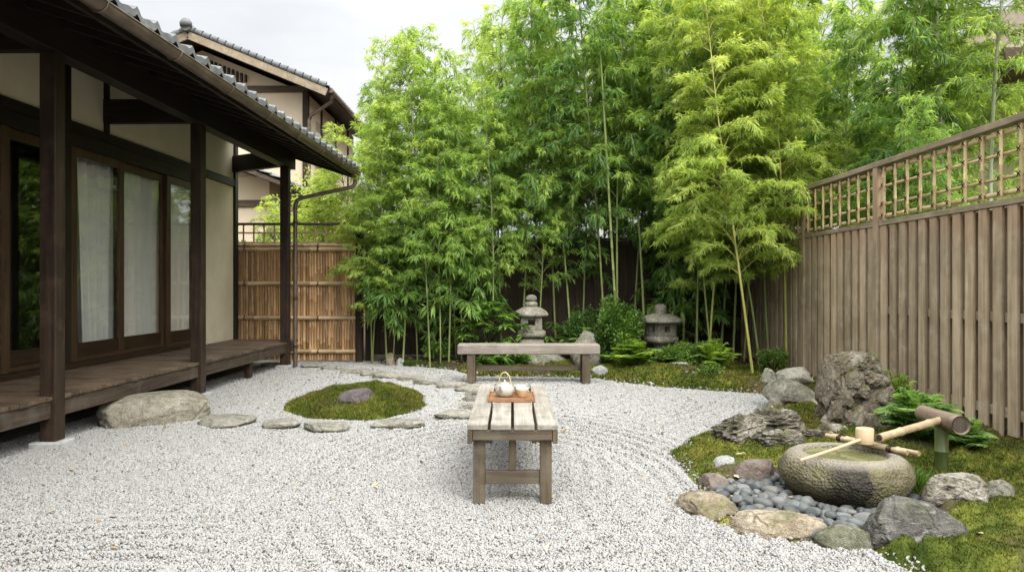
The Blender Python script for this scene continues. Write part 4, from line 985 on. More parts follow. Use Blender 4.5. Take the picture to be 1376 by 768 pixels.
# ------------------------------------------------------------------ stone lanterns
def lumpy(k):
    def fn(p):
        a = noise.fractal(p * 6 + Vector((k, 0, 0)), 1, 2, 3); return p * 1 + Vector((p.x, p.y, 0)) * .025 * a + Vector((0, 0, .004 * a))
    return fn
def lantern1():
    t = thing('stone_lantern', 'squat stone lantern with round cap on an arched foot behind the far bench', 'stone lantern', (.31, 12.0, .0), R(0), 'stone lanterns')
    fn = lumpy(1)
    m = MB(); z0 = .235
    m.lathe([(.175, z0 + .09), (.205, z0 + .10), (.21, z0 + .15), (.19, z0 + .21), (.15, z0 + .235)], 28, fn=fn, sq=5)
    for sx in (-1, 1):
        for sy in (-1, 1): m.lathe([(.05, z0 - .05), (.055, z0 + .02), (.06, z0 + .095)], 10, (sx * .13, sy * .13), fn=fn)
    m.build('foot', MT['lantern'], t)
    m = MB(); m.lathe([(.17, .475), (.225, .49), (.235, .53), (.23, .575), (.20, .595), (.15, .60)], 32, fn=fn, sq=4); m.build('platform', MT['lantern'], t)
    # fire box: four corner posts, sill and head leave square windows open
    m = MB(); a = .112
    for sx in (-1, 1):
        for sy in (-1, 1): m.box(sx * a - .058, sx * a + .058, sy * a - .058, sy * a + .058, .598, .812)
    m.box(-.1, .1, -.165, .165, .598, .675); m.box(-.165, -.1, -.1, .1, .599, .659); m.box(.1, .165, -.1, .1, .599, .659)
    m.box(-.1, .1, -.165, .165, .76, .812); m.box(-.165, -.1, -.1, .1, .761, .811); m.box(.1, .165, -.1, .1, .761, .811)
    m.build('fire_box', MT['lantern'], t, .012)
    m = MB(); m.lathe([(.12, .80), (.26, .81), (.283, .83), (.275, .86), (.235, .905), (.16, .95), (.10, .968), (.04, .97)], 36, fn=fn); m.build('cap', MT['lantern'], t)
    m = MB(); m.lathe([(.085, .963), (.105, .975), (.105, 1.02), (.09, 1.045), (.06, 1.05)], 24, fn=fn); f_ = m.build('finial', MT['lantern'], t)
    m = MB(); m.lathe([(.055, 1.045), (.088, 1.07), (.095, 1.10), (.075, 1.14), (.03, 1.16), (.0001, 1.162)], 24, fn=fn); m.build('jewel', MT['lantern'], f_)
lantern1()
def lantern2():
    t = thing('stone_lantern', 'stone lantern on a stout pillar among ferns, right of the round shrub', 'stone lantern', (2.32, 11.6, 0), R(28), 'stone lanterns')
    fn = lumpy(7); m = MB()
    m.lathe([(.14, -.02), (.135, .05), (.10, .12), (.095, .32), (.12, .41)], 22, fn=fn); m.build('pillar', MT['lantern'], t)
    m = MB(); m.lathe([(.12, .405), (.20, .425), (.215, .46), (.21, .505), (.18, .525), (.14, .527)], 30, fn=fn, sq=7); m.build('platform', MT['lantern'], t)
    m = MB(); a = .11
    for sx in (-1, 1):
        for sy in (-1, 1): m.box(sx * a - .06, sx * a + .06, sy * a - .06, sy * a + .06, .525, .735)
    m.box(-.085, .085, -.165, .165, .525, .585); m.box(-.165, -.085, -.085, .085, .526, .584); m.box(.085, .165, -.085, .085, .526, .584)
    m.box(-.085, .085, -.165, .165, .68, .735); m.box(-.165, -.085, -.085, .085, .681, .734); m.box(.085, .165, -.085, .085, .681, .734)
    m.box(.10, .155, -.085, .085, .585, .68)
    m.build('fire_box', MT['lantern'], t, .012)
    m = MB(); m.lathe([(.14, .722), (.28, .728), (.315, .745), (.305, .775), (.24, .825), (.14, .866), (.07, .872)], 36, fn=fn, sq=2.6); m.build('cap', MT['lantern'], t)
    m = MB(); m.lathe([(.085, .862), (.092, .88), (.085, .93), (.09, .97), (.075, 1.005), (.03, 1.02), (.0001, 1.022)], 22, fn=fn); m.build('finial', MT['lantern'], t)
lantern2()

# ------------------------------------------------------------------ plants
def bamboo_proto(seed, H, r0, start, Lmax, leafL, leafW, dens, droop, lean, elev0=52, elev1=-35, step=.17, nb=4, tip=1.0, mat='leaf_mid', culm='culm', tb=.5, nleaf=(4, 7)):
    rg = np.random.default_rng(seed); n = 26; zs = np.linspace(0, H, n); az0 = rg.uniform(0, 6.28)
    wv = rg.uniform(0, 6, 2)
    cx = lean * (zs / H) ** 2.2 * math.cos(az0) + .025 * np.sin(zs * 1.1 + wv[0]) * zs / H; cy = lean * (zs / H) ** 2.2 * math.sin(az0) + .025 * np.sin(zs * 1.3 + wv[1]) * zs / H
    cz = zs - .18 * lean * (zs / H) ** 4
    m = MB(); pts = []; rad = []
    z = 0.0
    def at(z): return Vector((np.interp(z, zs, cx), np.interp(z, zs, cy), np.interp(z, zs, cz)))
    while z < H:
        r = r0 * (1 - z / H) ** .65 + .0025
        pts += [at(z), at(min(z + .012, H))]; rad += [r * 1.15, r * .97]; z += .26 + .05 * math.sin(z * 5)
    pts.append(at(H)); rad.append(.002)
    m.tube(pts, rad, 7)
    LP, LD, LL, LW, LT = [], [], [], [], []
    br = MB()
    z = start * H
    while z < H * .985:
        t = (z / H - start) / (1 - start)
        for _ in range(nb):
            Lb = Lmax * ((1 - t) ** .6 * .85 + .16 * tip) * rg.uniform(.65, 1.2) * (1 if t > .12 else .6 + 3.3 * t)
            a = rg.uniform(0, 2 * PI); p = at(z); ns = 7; pl = [p.copy()]; dirs = []
            e0 = elev0 + rg.normal(0, 10); e1 = elev1 + rg.normal(0, 14); clump = np.clip(tb + rg.normal(0, .16) + .25 * (t - .5), 0, 1)
            for s_ in range(ns):
                u = s_ / (ns - 1); e = R(e0 + (e1 - e0) * u ** 1.3); a += rg.normal(0, .09)
                d = Vector((math.cos(a) * math.cos(e), math.sin(a) * math.cos(e), math.sin(e))); p = p + d * Lb / ns; pl.append(p.copy()); dirs.append(d)
            br.tube(pl, [.0045 * (1 - i / (ns + 1)) + .0012 for i in range(ns + 1)], 3, cap=False)
            nt_ = max(2, int(Lb * dens))
            for q in range(nt_):
                u = rg.uniform(.18, 1.0) ** .8 * ns; i = min(int(u), ns - 1); b = pl[i].lerp(pl[i + 1], u - i); d = dirs[i]
                yaw = rg.choice([-1, 1]) * rg.uniform(.35, 1.1); ca, sa = math.cos(yaw), math.sin(yaw)
                td = Vector((d.x * ca - d.y * sa, d.x * sa + d.y * ca, d.z + rg.normal(.05, .22))).normalized()
                tl = rg.uniform(.03, .16) * (leafL / .12); e = b + td * tl
                br.tube([b, e], [.0016, .001], 3, cap=False)
                ct = np.clip(clump + rg.normal(0, .10), 0, 1)
                for _l in range(rg.integers(*nleaf)):
                    sp_ = rg.normal(0, .55, 3); ld = np.array(td) + sp_; ld[2] -= droop * rg.uniform(.4, 1.3)
                    LP.append(np.array(b.lerp(e, rg.uniform(.55, 1.0)))); LD.append(ld); LL.append(leafL * rg.uniform(.6, 1.25)); LW.append(leafW * rg.uniform(.7, 1.25)); LT.append(np.clip(ct + rg.normal(0, .07), 0, 1))
        z += step * rg.uniform(.8, 1.2)
    V, F, T = leaves(LP, LD, np.array(LL), np.array(LW), np.array(LT), rg, droop=.22)
    fo = np_mesh('foliage', V, F, MT[mat], T)
    cm = bpy.data.meshes.new('culm'); cm.from_pydata(m.v, [], m.f); cm.materials.append(MT[culm]); cm.polygons.foreach_set('use_smooth', m.smooth)
    bm_ = bpy.data.meshes.new('branches'); bm_.from_pydata(br.v, [], br.f); bm_.materials.append(MT[culm])
    return cm, bm_, fo, len(LP)
PR = {}
tot = 0
for key, kw in {
    'tall0': dict(seed=1, H=6.2, r0=0.0156, start=.30, Lmax=.95, leafL=0.113, leafW=0.0189, dens=30, droop=.45, lean=.5),
    'tall1': dict(seed=2, H=6.6, r0=0.0172, start=.36, Lmax=1.0, leafL=0.118, leafW=0.0199, dens=30, droop=.5, lean=.8),
    'tall2': dict(seed=3, H=5.8, r0=0.0139, start=.22, Lmax=.9, leafL=0.118, leafW=0.0211, dens=28, droop=.5, lean=.4, mat='leaf_deep'),
    'tall3': dict(seed=4, H=6.8, r0=0.0164, start=.28, Lmax=1.05, leafL=0.128, leafW=0.0221, dens=27, droop=.55, lean=.9, mat='leaf_deep'),
    'light0': dict(seed=5, H=6.0, r0=0.0164, start=.24, Lmax=1.15, leafL=0.092, leafW=0.0146, dens=49, droop=.3, lean=.6, elev0=48, elev1=-25, mat='leaf_light', culm='culm_yellow', tb=.5),
    'light1': dict(seed=6, H=5.4, r0=0.0139, start=.22, Lmax=1.1, leafL=0.092, leafW=0.0146, dens=49, droop=.35, lean=.9, elev0=45, elev1=-25, mat='leaf_light', culm='culm', tb=.4),
    'plume0': dict(seed=7, H=5.4, r0=0.0123, start=.22, Lmax=.75, leafL=0.089, leafW=0.0143, dens=40, droop=.25, lean=.35, elev0=55, elev1=-5, tb=.55),
    'low0': dict(seed=8, H=3.0, r0=0.0098, start=.24, Lmax=.75, leafL=0.162, leafW=0.0316, dens=22, droop=.6, lean=.4, elev0=40, elev1=-40, mat='leaf_deep', tb=.5, nleaf=(5, 8)),
    'low1': dict(seed=9, H=2.4, r0=0.0090, start=.18, Lmax=.7, leafL=0.162, leafW=0.0316, dens=22, droop=.6, lean=.3, elev0=40, elev1=-40, mat='leaf_deep', tb=.55, nleaf=(5, 8)),
    'thick0': dict(seed=10, H=7.5, r0=.042, start=.45, Lmax=1.1, leafL=0.118, leafW=0.0199, dens=28, droop=.5, lean=.5, culm='culm_grey'),
}.items():
    *ms_, n = bamboo_proto(**kw); PR[key] = ms_; tot += n
print('bamboo leaves in prototypes', tot)
used_proto = {}
def bamboo(kind, x, y, label, group, rz=0, sc=1.0, lx=0, ly=0, z=None):
    if z is None: z = bedz(x, y) - .02 if (y < 13 and x < 4.0) else -.04
    r = bpy.data.objects.new('bamboo', None); COL.objects.link(r); r.location = (x, y, z); r.empty_display_size = .1
    r.rotation_euler = (ly, lx, 0); r.scale = (sc, sc, sc)
    rot = Matrix.Rotation(rz, 4, 'Z')
    for nm, me in zip(('culm', 'branches', 'foliage'), PR[kind]):
        o = bpy.data.objects.new(nm, me); COL.objects.link(o); o.parent = r; o.rotation_euler = (0, 0, rz)
    return tag(r, label, 'bamboo', group)
rg = random.Random(77)
GR = 'bamboo of the thicket along the back fence'
def X_(px, d): return (px - 688) * d / 1000
ZONES = [
 # px list, depth range, kinds, label, scale
 ([500, 520, 541, 561, 578], (11.7, 12.5), ['plume0', 'plume0', 'tall0'], 'slender bright green bamboo in the thicket left of the far bench', (.92, 1.1)),
 ([592, 603, 613, 636, 660], (11.8, 12.6), ['tall2', 'tall0', 'tall2'], 'slender green bamboo in the thicket behind the left half of the far bench', (.74, .84)),
 ([674, 700, 722, 748], (11.9, 12.7), ['tall1', 'tall3', 'plume0'], 'tall bamboo in the thicket right behind the footed stone lantern', (.92, 1.02)),
 ([768, 783, 815, 830], (11.7, 12.6), ['tall1', 'tall2', 'tall3'], 'tall green bamboo in the thicket behind the pointed rock and round shrub', (.95, 1.08)),
 ([851, 867, 900, 918], (11.9, 12.7), ['tall3', 'tall1', 'tall0'], 'tall dense bamboo in the thicket behind the pillared stone lantern', (1.0, 1.12)),
 ([936, 952, 968, 985, 1000], (11.2, 12.4), ['tall0', 'light0', 'tall1'], 'tall thin bamboo in the thicket between the pillared lantern and the right fence', (.98, 1.1)),
]
for pxs, (d0, d1), kinds, lab, (s0, s1) in ZONES:
    for i, px in enumerate(pxs):
        d = rg.uniform(d0, d1); bamboo(kinds[i % len(kinds)], X_(px, d), d, lab, GR, rg.uniform(0, 6.28), rg.uniform(s0, s1), rg.uniform(-.06, .06), rg.uniform(-.02, .04))
GL = 'low broad leaved bamboo shoots in the thicket'
for px, d, k, lab in [(528, 12.2, 'low0', 'low broad leaved bamboo by the brown fence post'), 
                      (620, 12.2, 'low1', 'low dark bamboo behind the left end of the far bench'),
                      
                      (905, 12.4, 'low0', 'low dark bamboo right of the pillared lantern'),
                      (935, 12.3, 'low1', 'low dark bamboo beside the leaning thin culms')]:
    bamboo(k, X_(px, d), d, lab, GL, rg.uniform(0, 6.28), rg.uniform(.85, 1.1), rg.uniform(-.05, .05), 0)
GY = 'light yellow green bamboo leaning from the right corner'
for px, d, k, lx, sc, lab in [(1012, 10.15, 'light0', -.13, .98, 'thick yellow green culm leaning left, front one at the right corner'),
                              (1022, 10.75, 'light1', -.11, 1.1, 'yellow green culm leaning left just behind the front leaning one'),
                              (1035, 11.2, 'light1', -.09, 1.12, 'thin yellow green culm leaning left, third from the right fence'),
                              (1057, 10.7, 'light0', .0, 1.05, 'straight yellow green culm nearest the right fence boards'),
                              (958, 11.2, 'light1', -.12, 1.0, 'thin feathery light green bamboo leaning left beside the pillared lantern')]:
    bamboo(k, X_(px, d), d, lab, GY, rg.uniform(0, 6.28), sc, lx, .0)
GB = 'bamboo growing beyond the back fence'
for i in range(20):
    px = 500 + i * 31; d = 13.5 + (i % 3) * .7 + rg.uniform(-.15, .15)
    sc = .80 if px < 560 else .78 if px < 660 else .98 if px < 760 else 1.0 if px < 820 else 1.15
    k = ['tall0', 'tall3', 'tall1', 'tall2'][i % 4] if px > 480 else 'light1'
    lab = ('green bamboo beyond the back fence on the left side of the thicket' if px < 680 else
           'green bamboo beyond the back fence in the middle of the thicket' if px < 880 else 'green bamboo beyond the back fence on the right side of the thicket')
    bamboo(k, X_(px, d), d, lab, GB, rg.uniform(0, 6.28), sc * rg.uniform(.94, 1.05), rg.uniform(-.05, .05), 0)
GW = 'feathery pale bamboo by the bamboo screen'
for px, d, sc, lab in [(420, 14.2, .66, 'feathery pale bamboo behind the downpipe of the house'), (455, 14.2, .70, 'feathery pale bamboo behind the right half of the bamboo screen'),
                       (484, 13.6, .80, 'feathery pale bamboo at the right post of the bamboo screen'), (500, 12.3, .76, 'feathery pale bamboo arching over the brown fence post'), (375, 14.6, .6, 'feathery pale bamboo behind the last veranda column')]:
    bamboo('light1', X_(px, d), d, lab, GW, rg.uniform(0, 6.28), sc, -.03, 0)
GF = 'bamboo growing beyond the right fence'
k = 0
for (x, y) in [(4.7, 12.4), (5.3, 11.3), (4.75, 10.6), (5.6, 12.9), (4.8, 9.4), (5.5, 10.0), (6.4, 11.6), (5.0, 8.5), (5.9, 8.9), (6.6, 10.3), (5.1, 7.5), (7.3, 12.2), (6.3, 7.8), (5.3, 6.3), (7.0, 9.0), (5.2, 5.0), (7.8, 10.8), (6.2, 13.4), (7.2, 14.0), (5.0, 3.6), (5.6, 2.0)]:
    kind = ['tall0', 'tall1', 'tall3', 'light1', 'tall2'][k % 5]
    lab = 'leafy bamboo beyond the far bay of the right fence' if y > 10.2 else 'leafy bamboo beyond the middle bay of the right fence' if y > 8.2 else 'leafy bamboo beyond the near bay of the right fence'
    bamboo(kind, x, y, lab, GF, rg.uniform(0, 6.28), rg.uniform(.85, 1.02) * (.52 if x / y > .575 and y > 7 else 1), rg.uniform(-.06, .03), rg.uniform(-.03, .03)); k += 1
GT = 'thick bare grey culms beyond the right fence'
bamboo('thick0', X_(1285, 9.3), 9.3, 'thick grey bamboo culm leaning left above the middle of the right fence', GT, 1, 1.0, -.07, 0)
bamboo('thick0', X_(1228, 10.2), 10.2, 'thick grey culm leaning right above the fence, left of the thickest', GT, 3, .85, .07, 0)
bamboo('thick0', X_(1327, 9.0), 9.0, 'straight grey culm above the near part of the right fence', GT, 5, .8, .0, 0)
# tall bare shoot in the middle of the grove
sh = thing('bamboo_shoot', 'tall bare bamboo stem with naked tip rising from the middle of the thicket', 'bamboo', (X_(832, 11.4), 11.4, .02))
m = MB(); m.pole((0, 0, 0), (-.2, 0, 3.4), .02, .3, 5); m.build('culm', MT['culm'], sh)
m = MB(); m.tube([(-.2, 0, 3.4), (-.27, 0, 4.6), (-.36, 0, 5.8)], [.02, .011, .002], 6); m.build('tip', MT['culm'], sh)

# trees and shrubs: clouds of leaves carried on real limbs
def leaf_cloud(rg, clumps, n, L, Wd, tb=.5, droop=.1, up=.15, shell=.55):
    LP, LD, LT = [], [], []
    for c, r in clumps:
        k = int(n * r[0] * r[1] / sum(q[1][0] * q[1][1] for q in clumps)); d = unit(rg.normal(0, 1, (k, 3)))
        rad = rg.uniform(shell, 1.05, k) ** .7; d_ = d.copy()
        LP.append(np.array(c) + d * rad[:, None] * np.array(r)); dd = d_ + rg.normal(0, .7, (k, 3)); dd[:, 2] += up; LD.append(dd)
        LT.append(np.clip(tb + rg.normal(0, .12) + .25 * d[:, 2] * 0 + rg.normal(0, .14, k), 0, 1))
    LP = np.concatenate(LP); m = len(LP)
    return leaves(LP, np.concatenate(LD), L * rg.uniform(.6, 1.2, m), Wd * rg.uniform(.7, 1.2, m), np.concatenate(LT), rg, droop=droop)
def shrub(name, label, x, y, rx, ry, h, mat, seed, n, L, Wd, z=None, cat='shrub', nc=14, group=None):
    rg_ = np.random.default_rng(seed); z = bedz(x, y) if z is None else z
    t = thing(name, label, cat, (x, y, z), 0, group)
    cl = []
    for _ in range(nc):
        a = rg_.uniform(0, 2 * PI); e = rg_.uniform(.1, 1); q = rg_.uniform(.3, .72)
        cl.append(((rx * q * math.cos(a), ry * q * math.sin(a), h * (.25 + .55 * e * (1.1 - q * .5))), np.array([rx, ry, h * .6]) * rg_.uniform(.26, .42)))
    V, F, T = leaf_cloud(rg_, cl, n, L, Wd, shell=.3)
    link('leaves', np_mesh('leaves', V, F, MT[mat], T), t)
    m = MB()
    for c, r in cl[:9]: m.tube([(0, 0, -.02), (c[0] * .4, c[1] * .4, c[2] * .5), c], [.012, .008, .003], 5)
    m.build('stems', MT['trunk'], t); return t
shrub('round_shrub', 'dense rounded shrub with small glossy leaves between the two lanterns', X_(834, 11.5), 11.5, .44, .40, 1.12, 'shrub', 1, 7500, .06, .033)
shrub('small_shrub', 'small leafy shrub behind the pointed rock', X_(782, 12.3), 12.3, .34, .3, 1.0, 'shrub_dark', 2, 2000, .06, .028)
shrub('low_shrub', 'low dark green shrub in front of the pillared lantern', X_(926, 10.9), 10.9, .48, .34, .44, 'shrub', 3, 5200, .05, .022)
shrub('low_shrub', 'little sprig of leaves left of the far bench by the moss', X_(588, 12.1), 12.1, .24, .2, .42, 'shrub', 4, 500, .09, .035)
shrub('low_shrub', 'straggly plant with pale leaves at the foot of the straight culm', X_(1040, 10.6), 10.6, .26, .25, .36, 'shrub', 5, 700, .055, .03)
shrub('low_shrub', 'small creeping plant beside the pale rock in the moss', X_(952, 9.75), 9.75, .2, .14, .16, 'shrub', 6, 300, .04, .024)
# broad leaved plant: rosettes of large leaves
def rosette_shrub(name, label, x, y, spread, h, seed, nros, L, Wd, mat):
    rg_ = np.random.default_rng(seed); t = thing(name, label, 'shrub', (x, y, bedz(x, y) - .01)); m = MB(); LP, LD, LL, LT = [], [], [], []
    for k in range(nros):
        a = rg_.uniform(0, 2 * PI); q = rg_.uniform(.1, 1) * spread; c = np.array([q * math.cos(a), q * math.sin(a) * .6, h * rg_.uniform(.25, 1) * (1 - .25 * q / spread)])
        m.tube([(0, 0, -.02), tuple(c * np.array([.5, .5, .6])), tuple(c)], [.008, .006, .003], 5); tb = rg_.uniform(.25, .8)
        for j in range(rg_.integers(7, 12)):
            b = rg_.uniform(0, 2 * PI); LP.append(c + rg_.normal(0, .012, 3)); LD.append([math.cos(b), math.sin(b), rg_.uniform(-.25, .35)]); LL.append(L * rg_.uniform(.7, 1.2)); LT.append(np.clip(tb + rg_.normal(0, .1), 0, 1))
    V, F, T = leaves(LP, LD, np.array(LL), np.array(LL) * Wd / L, np.array(LT), rg_, droop=.3, tilt=.25)
    link('leaves', np_mesh('leaves', V, F, MT[mat], T), t); m.build('stems', MT['trunk'], t)
rosette_shrub('broad_leaf_shrub', 'broad leaved shrub with palm like rosettes left of the footed lantern', X_(655, 11.7), 11.7, .58, 1.1, 4, 80, .17, .055, 'shrub')
rosette_shrub('broad_leaf_shrub', 'low broad leaved plant under the far bench seat, left of the lantern base', X_(668, 11.3), 11.3, .36, .36, 5, 18, .2, .05, 'shrub')
rosette_shrub('broad_leaf_shrub', 'dark broad leaved plant right of the footed lantern', X_(752, 12.2), 12.2, .4, .75, 6, 22, .2, .05, 'shrub_dark')
# ferns
def fern(label, x, y, rad, h, seed, nf, mat='fern', z=None, group='ferns in the mossy bed', w=.16):
    rg_ = np.random.default_rng(seed); z = bedz(x, y) if z is None else z
    t = thing('fern', label, 'fern', (x, y, z), 0, group); LP, LD, LL, LW, LT = [], [], [], [], []; m = MB()
    for k in range(nf):
        a = k * 2.4 + rg_.normal(0, .3); u0 = rg_.uniform(.25, 1); ln = rad * rg_.uniform(.75, 1.15); hh = 1.55 * h * rg_.uniform(.6, 1.15) * (1.15 - .5 * u0); pts = []; o = rg_.normal(0, .07, 2) * rad
        for i in range(17):
            u = i / 16; r = ln * u0 * u; zz = hh * (1.75 * u - .9 * u * u - .25 * u ** 3 * u0); pts.append(Vector((o[0] + math.cos(a) * r, o[1] + math.sin(a) * r, zz)))
        m.tube(pts, [.004 * (1 - i / 18) for i in range(17)], 4, cap=False); tb = np.clip(rg_.normal(.5, .18), .1, .9)
        for i in range(2, 34):
            u = i / 34 * 16; j = min(int(u), 15); p = pts[j].lerp(pts[j + 1], u - j); d = (pts[j + 1] - pts[j]).normalized(); sd2 = d.cross(Vector((0, 0, 1))); sd2 = sd2.normalized() if sd2.length > .05 else Vector((math.sin(a), -math.cos(a), 0))
            wl = w * rad / .45 * math.sin(PI * min(1, (i / 34) ** .75 * .96 + .03)) * rg_.uniform(.85, 1.1)
            for sg in (-1, 1):
                LP.append(np.array(p)); LD.append(np.array(sd2 * sg + d * .45) + rg_.normal(0, .08, 3)); LL.append(max(wl, .012)); LW.append(max(wl * .2, .006)); LT.append(np.clip(tb + .3 * (i / 34 - .5) + rg_.normal(0, .06), 0, 1))
    V, F, T = leaves(LP, LD, np.array(LL), np.array(LW), np.array(LT), rg_, droop=.15, tilt=.12, mid=.35)
    link('fronds', np_mesh('fronds', V, F, MT[mat], T), t); m.build('stalks', MT['grass'], t)
fern('large pale green fern left of the pillared lantern, by the bench leg', X_(848, 10.7), 10.7, .50, .38, 1, 34)
fern('bright fern at the foot of the thin leaning culms', X_(962, 10.4), 10.4, .40, .38, 2, 22, 'fern')
fern('dark green fern bush right of the tall craggy rock, behind the spout', 3.20, 5.82, .40, .31, 3, 48, 'fern_deep')
fern('small dark fern low beside the green spout post', 3.36, 5.50, .26, .18, 4, 26, 'fern_deep')
fern('fern leaning against the board fence above the spout', 3.42, 6.25, .34, .28, 9, 26, 'fern_deep')
fern('small yellowish fern between the craggy rock and the board fence', 3.72, 7.2, .26, .36, 5, 16, 'fern')
fern('fern tucked under the left end of the far bench', X_(700, 11.4), 11.4, .32, .24, 6, 16, 'fern_deep')
fern('dark fern in front of the round shrub', X_(800, 11.7), 11.7, .45, .5, 7, 22, 'fern_deep')
fern('small fern left of the pillared lantern base', X_(893, 11.0), 11.0, .34, .20, 8, 20, 'fern_deep')
def grass(label, x, y, rad, h, n, seed, z=None, w=.006):
    rg_ = np.random.default_rng(seed); z = bedz(x, y) if z is None else z
    a = rg_.uniform(0, 2 * PI, n); q = rg_.uniform(0, 1, n) ** .5 * rad
    Pb = np.stack([q * np.cos(a) * .4, q * np.sin(a) * .4, np.full(n, -.005)], 1); D = np.stack([np.cos(a) * rg_.uniform(.15, .8, n), np.sin(a) * rg_.uniform(.15, .8, n), np.ones(n)], 1)
    V, F, T = leaves(Pb, D, h * rg_.uniform(.6, 1.15, n), w, np.clip(rg_.normal(.5, .2, n), 0, 1), rg_, droop=.3, mid=.45)
    o = link('grass_tuft', np_mesh('grass_tuft', V, F, MT['grass'], T)); o.location = (x, y, z); tag(o, label, 'grass', 'grass tufts')
grass('tuft of long narrow grass between the basin and the pale craggy rock', 2.50, 4.58, .10, .24, 110, 1, z=.02, w=.008)
grass('second small grass tuft behind the basin, below the spout arm', 2.60, 4.85, .08, .18, 60, 2, z=.04, w=.007)
grass('short bright grass patch by the two small stones near the fence', X_(556, 12.1), 12.1, .5, .12, 500, 3, w=.008)
# fallen leaves
n = 2600; rg_ = np.random.default_rng(6)
lx = np.concatenate([rg_.uniform(-2, 4, 1500), rg_.normal(3.3, .45, 600), rg_.normal(-1.3, .4, 350), rg_.uniform(1.3, 4, 260)]); ly = np.concatenate([rg_.uniform(10.6, 12.9, 1500), rg_.normal(10.0, .5, 600), rg_.normal(12.0, .2, 350), rg_.uniform(2.9, 8, 260)])
k = edge_dist(BED, lx, ly) > .05; k &= lx < 4.0; lx, ly = lx[k], ly[k]
gx_ = rg_.uniform(-3.2, 1.6, 90); gy_ = rg_.uniform(3.2, 11, 90); k = edge_dist(BED, gx_, gy_) < -.05; lx = np.concatenate([lx, gx_[k]]); ly = np.concatenate([ly, gy_[k]]); n = len(lx)
hz = np.where(edge_dist(BED, lx, ly) > 0, bed_h(lx, ly)[0] + .02, .016); a = rg_.uniform(0, 6.28, n)
V, F, T = leaves(np.stack([lx, ly, hz], 1), np.stack([np.cos(a), np.sin(a), rg_.normal(0, .3, n)], 1), rg_.uniform(.04, .10, n), rg_.uniform(.014, .035, n), np.zeros(n), rg_, droop=0, tilt=.3)
tag(link('fallen_leaves', np_mesh('fallen_leaves', V, F, MT['litter'])), 'dry fallen leaves scattered under the bamboo', 'leaves', kind='stuff')

def tree(label, x, y, h, crown, seed, mat, n, L=.09, Wd=.045, tr=.07, nc=26, zc=.6):
    rg_ = np.random.default_rng(seed); t = thing('tree', label, 'tree', (x, y, -.04)); cl = []; m = MB()
    m.tube([(0, 0, 0), (.05, 0, h * .3), (-.03, .03, h * .6), (0, 0, h * .9)], [tr, tr * .8, tr * .5, .012], 9)
    for _ in range(nc):
        d = unit(rg_.normal(0, 1, (1, 3)))[0]; q = rg_.uniform(.35, .85); c = np.array([0, 0, h * zc]) + d * q * np.array(crown)
        cl.append((tuple(c), np.array(crown) * rg_.uniform(.22, .36))); b = h * zc + d[2] * .2
        m.tube([(0, 0, max(.3, c[2] * .6)), tuple((np.array([0, 0, c[2] * .6]) + c) / 2 + np.array([0, 0, .1])), tuple(c)], [tr * .35, tr * .2, .006], 5)
    V, F, T = leaf_cloud(rg_, cl, n, L, Wd, shell=.2); m.build('trunk', MT['trunk'], t); link('crown', np_mesh('crown', V, F, MT[mat], T), t)
tree('light green leafy tree behind the bamboo screen', -3.9, 14.8, 3.6, (1.25, .9, 1.2), 1, 'leaf_light', 9000, .08, .035, zc=.62)
tree('small green tree behind the left end of the bamboo screen', -5.2, 15.2, 2.6, (.8, .6, .8), 2, 'shrub', 5000, .08, .04, zc=.65)
tree('dark green broad leaved tree rising above the left part of the thicket', X_(606, 15.5), 15.5, 5.9, (.8, .8, 1.4), 3, 'shrub', 8000, .10, .05, zc=.74)
tree('broad green tree far behind the right end of the thicket', 8.2, 16.5, 5.6, (1.7, 1.4, 1.8), 4, 'leaf_mid', 12000, .11, .045, zc=.62)

# ------------------------------------------------------------------ neighbouring houses
nh = thing('neighbour_house', 'beige two storey house with grey tiled gable roof behind the veranda', 'house', (0, 0, 0))
def nb(mb, name, mat, parent=None, bevel=.01): return mb.build(name, MT[mat], parent or nh, bevel)
RX, RZ, EX, EZ = -8.7, 8.15, -4.95, 6.62; sl = (RZ - EZ) / (EX - RX)
def gable(xl, xr, y0, y1, z0): # wall box with gable peak
    m = MB(); zr = RZ - .25; f = lambda x: zr - sl * abs(x - RX)
    vs = [(xl, y, z) for y in (y0, y1) for z in (z0,)]; pro = [(xl, z0), (xr, z0), (xr, f(xr)), (RX, zr), (xl, f(xl))]
    m.add([(x, y0, z) for x, z in pro] + [(x, y1, z) for x, z in pro], [(0, 1, 2, 3, 4), (9, 8, 7, 6, 5)] + [(i, i + 5, (i + 1) % 5 + 5, (i + 1) % 5) for i in range(5)]); return m
nb(gable(-11.6, -5.75, 20.9, 27, -.05), 'wall', 'beige', bevel=0)
m = MB()
for sg in (-1, 1):
    ex = RX + sg * (EX - RX); th = .14
    vs = [(RX, y, RZ - z) for y in (20, 27.6) for z in (0, th)] + [(ex, y, EZ - z) for y in (20, 27.6) for z in (0, th)]
    m.add(vs, [(0, 2, 6, 4), (1, 5, 7, 3), (0, 4, 5, 1), (2, 3, 7, 6), (4, 6, 7, 5), (0, 1, 3, 2)])
rf = nb(m, 'roof', 'dark_wood_x', bevel=0)
def ntile(sg):
    x1 = RX; x0 = RX + sg * (EX + .05 - RX)
    return tiles(x0, x1, 19.95, 27.65, lambda x: RZ - sl * abs(x - RX) - .01, 14, .28, 8)
ntile(1).build('roof_tiles', MT['tile'], rf); ntile(-1).build('roof_tiles', MT['tile'], rf)
for sg in (-1, 1):
    m = MB(); ex = RX + sg * (EX - RX - .02); m.bar((RX, 19.97, RZ - .13), (ex, 19.97, EZ - .13), .06, .20); m.build('barge_board', MT['fence_y'], rf, .01)
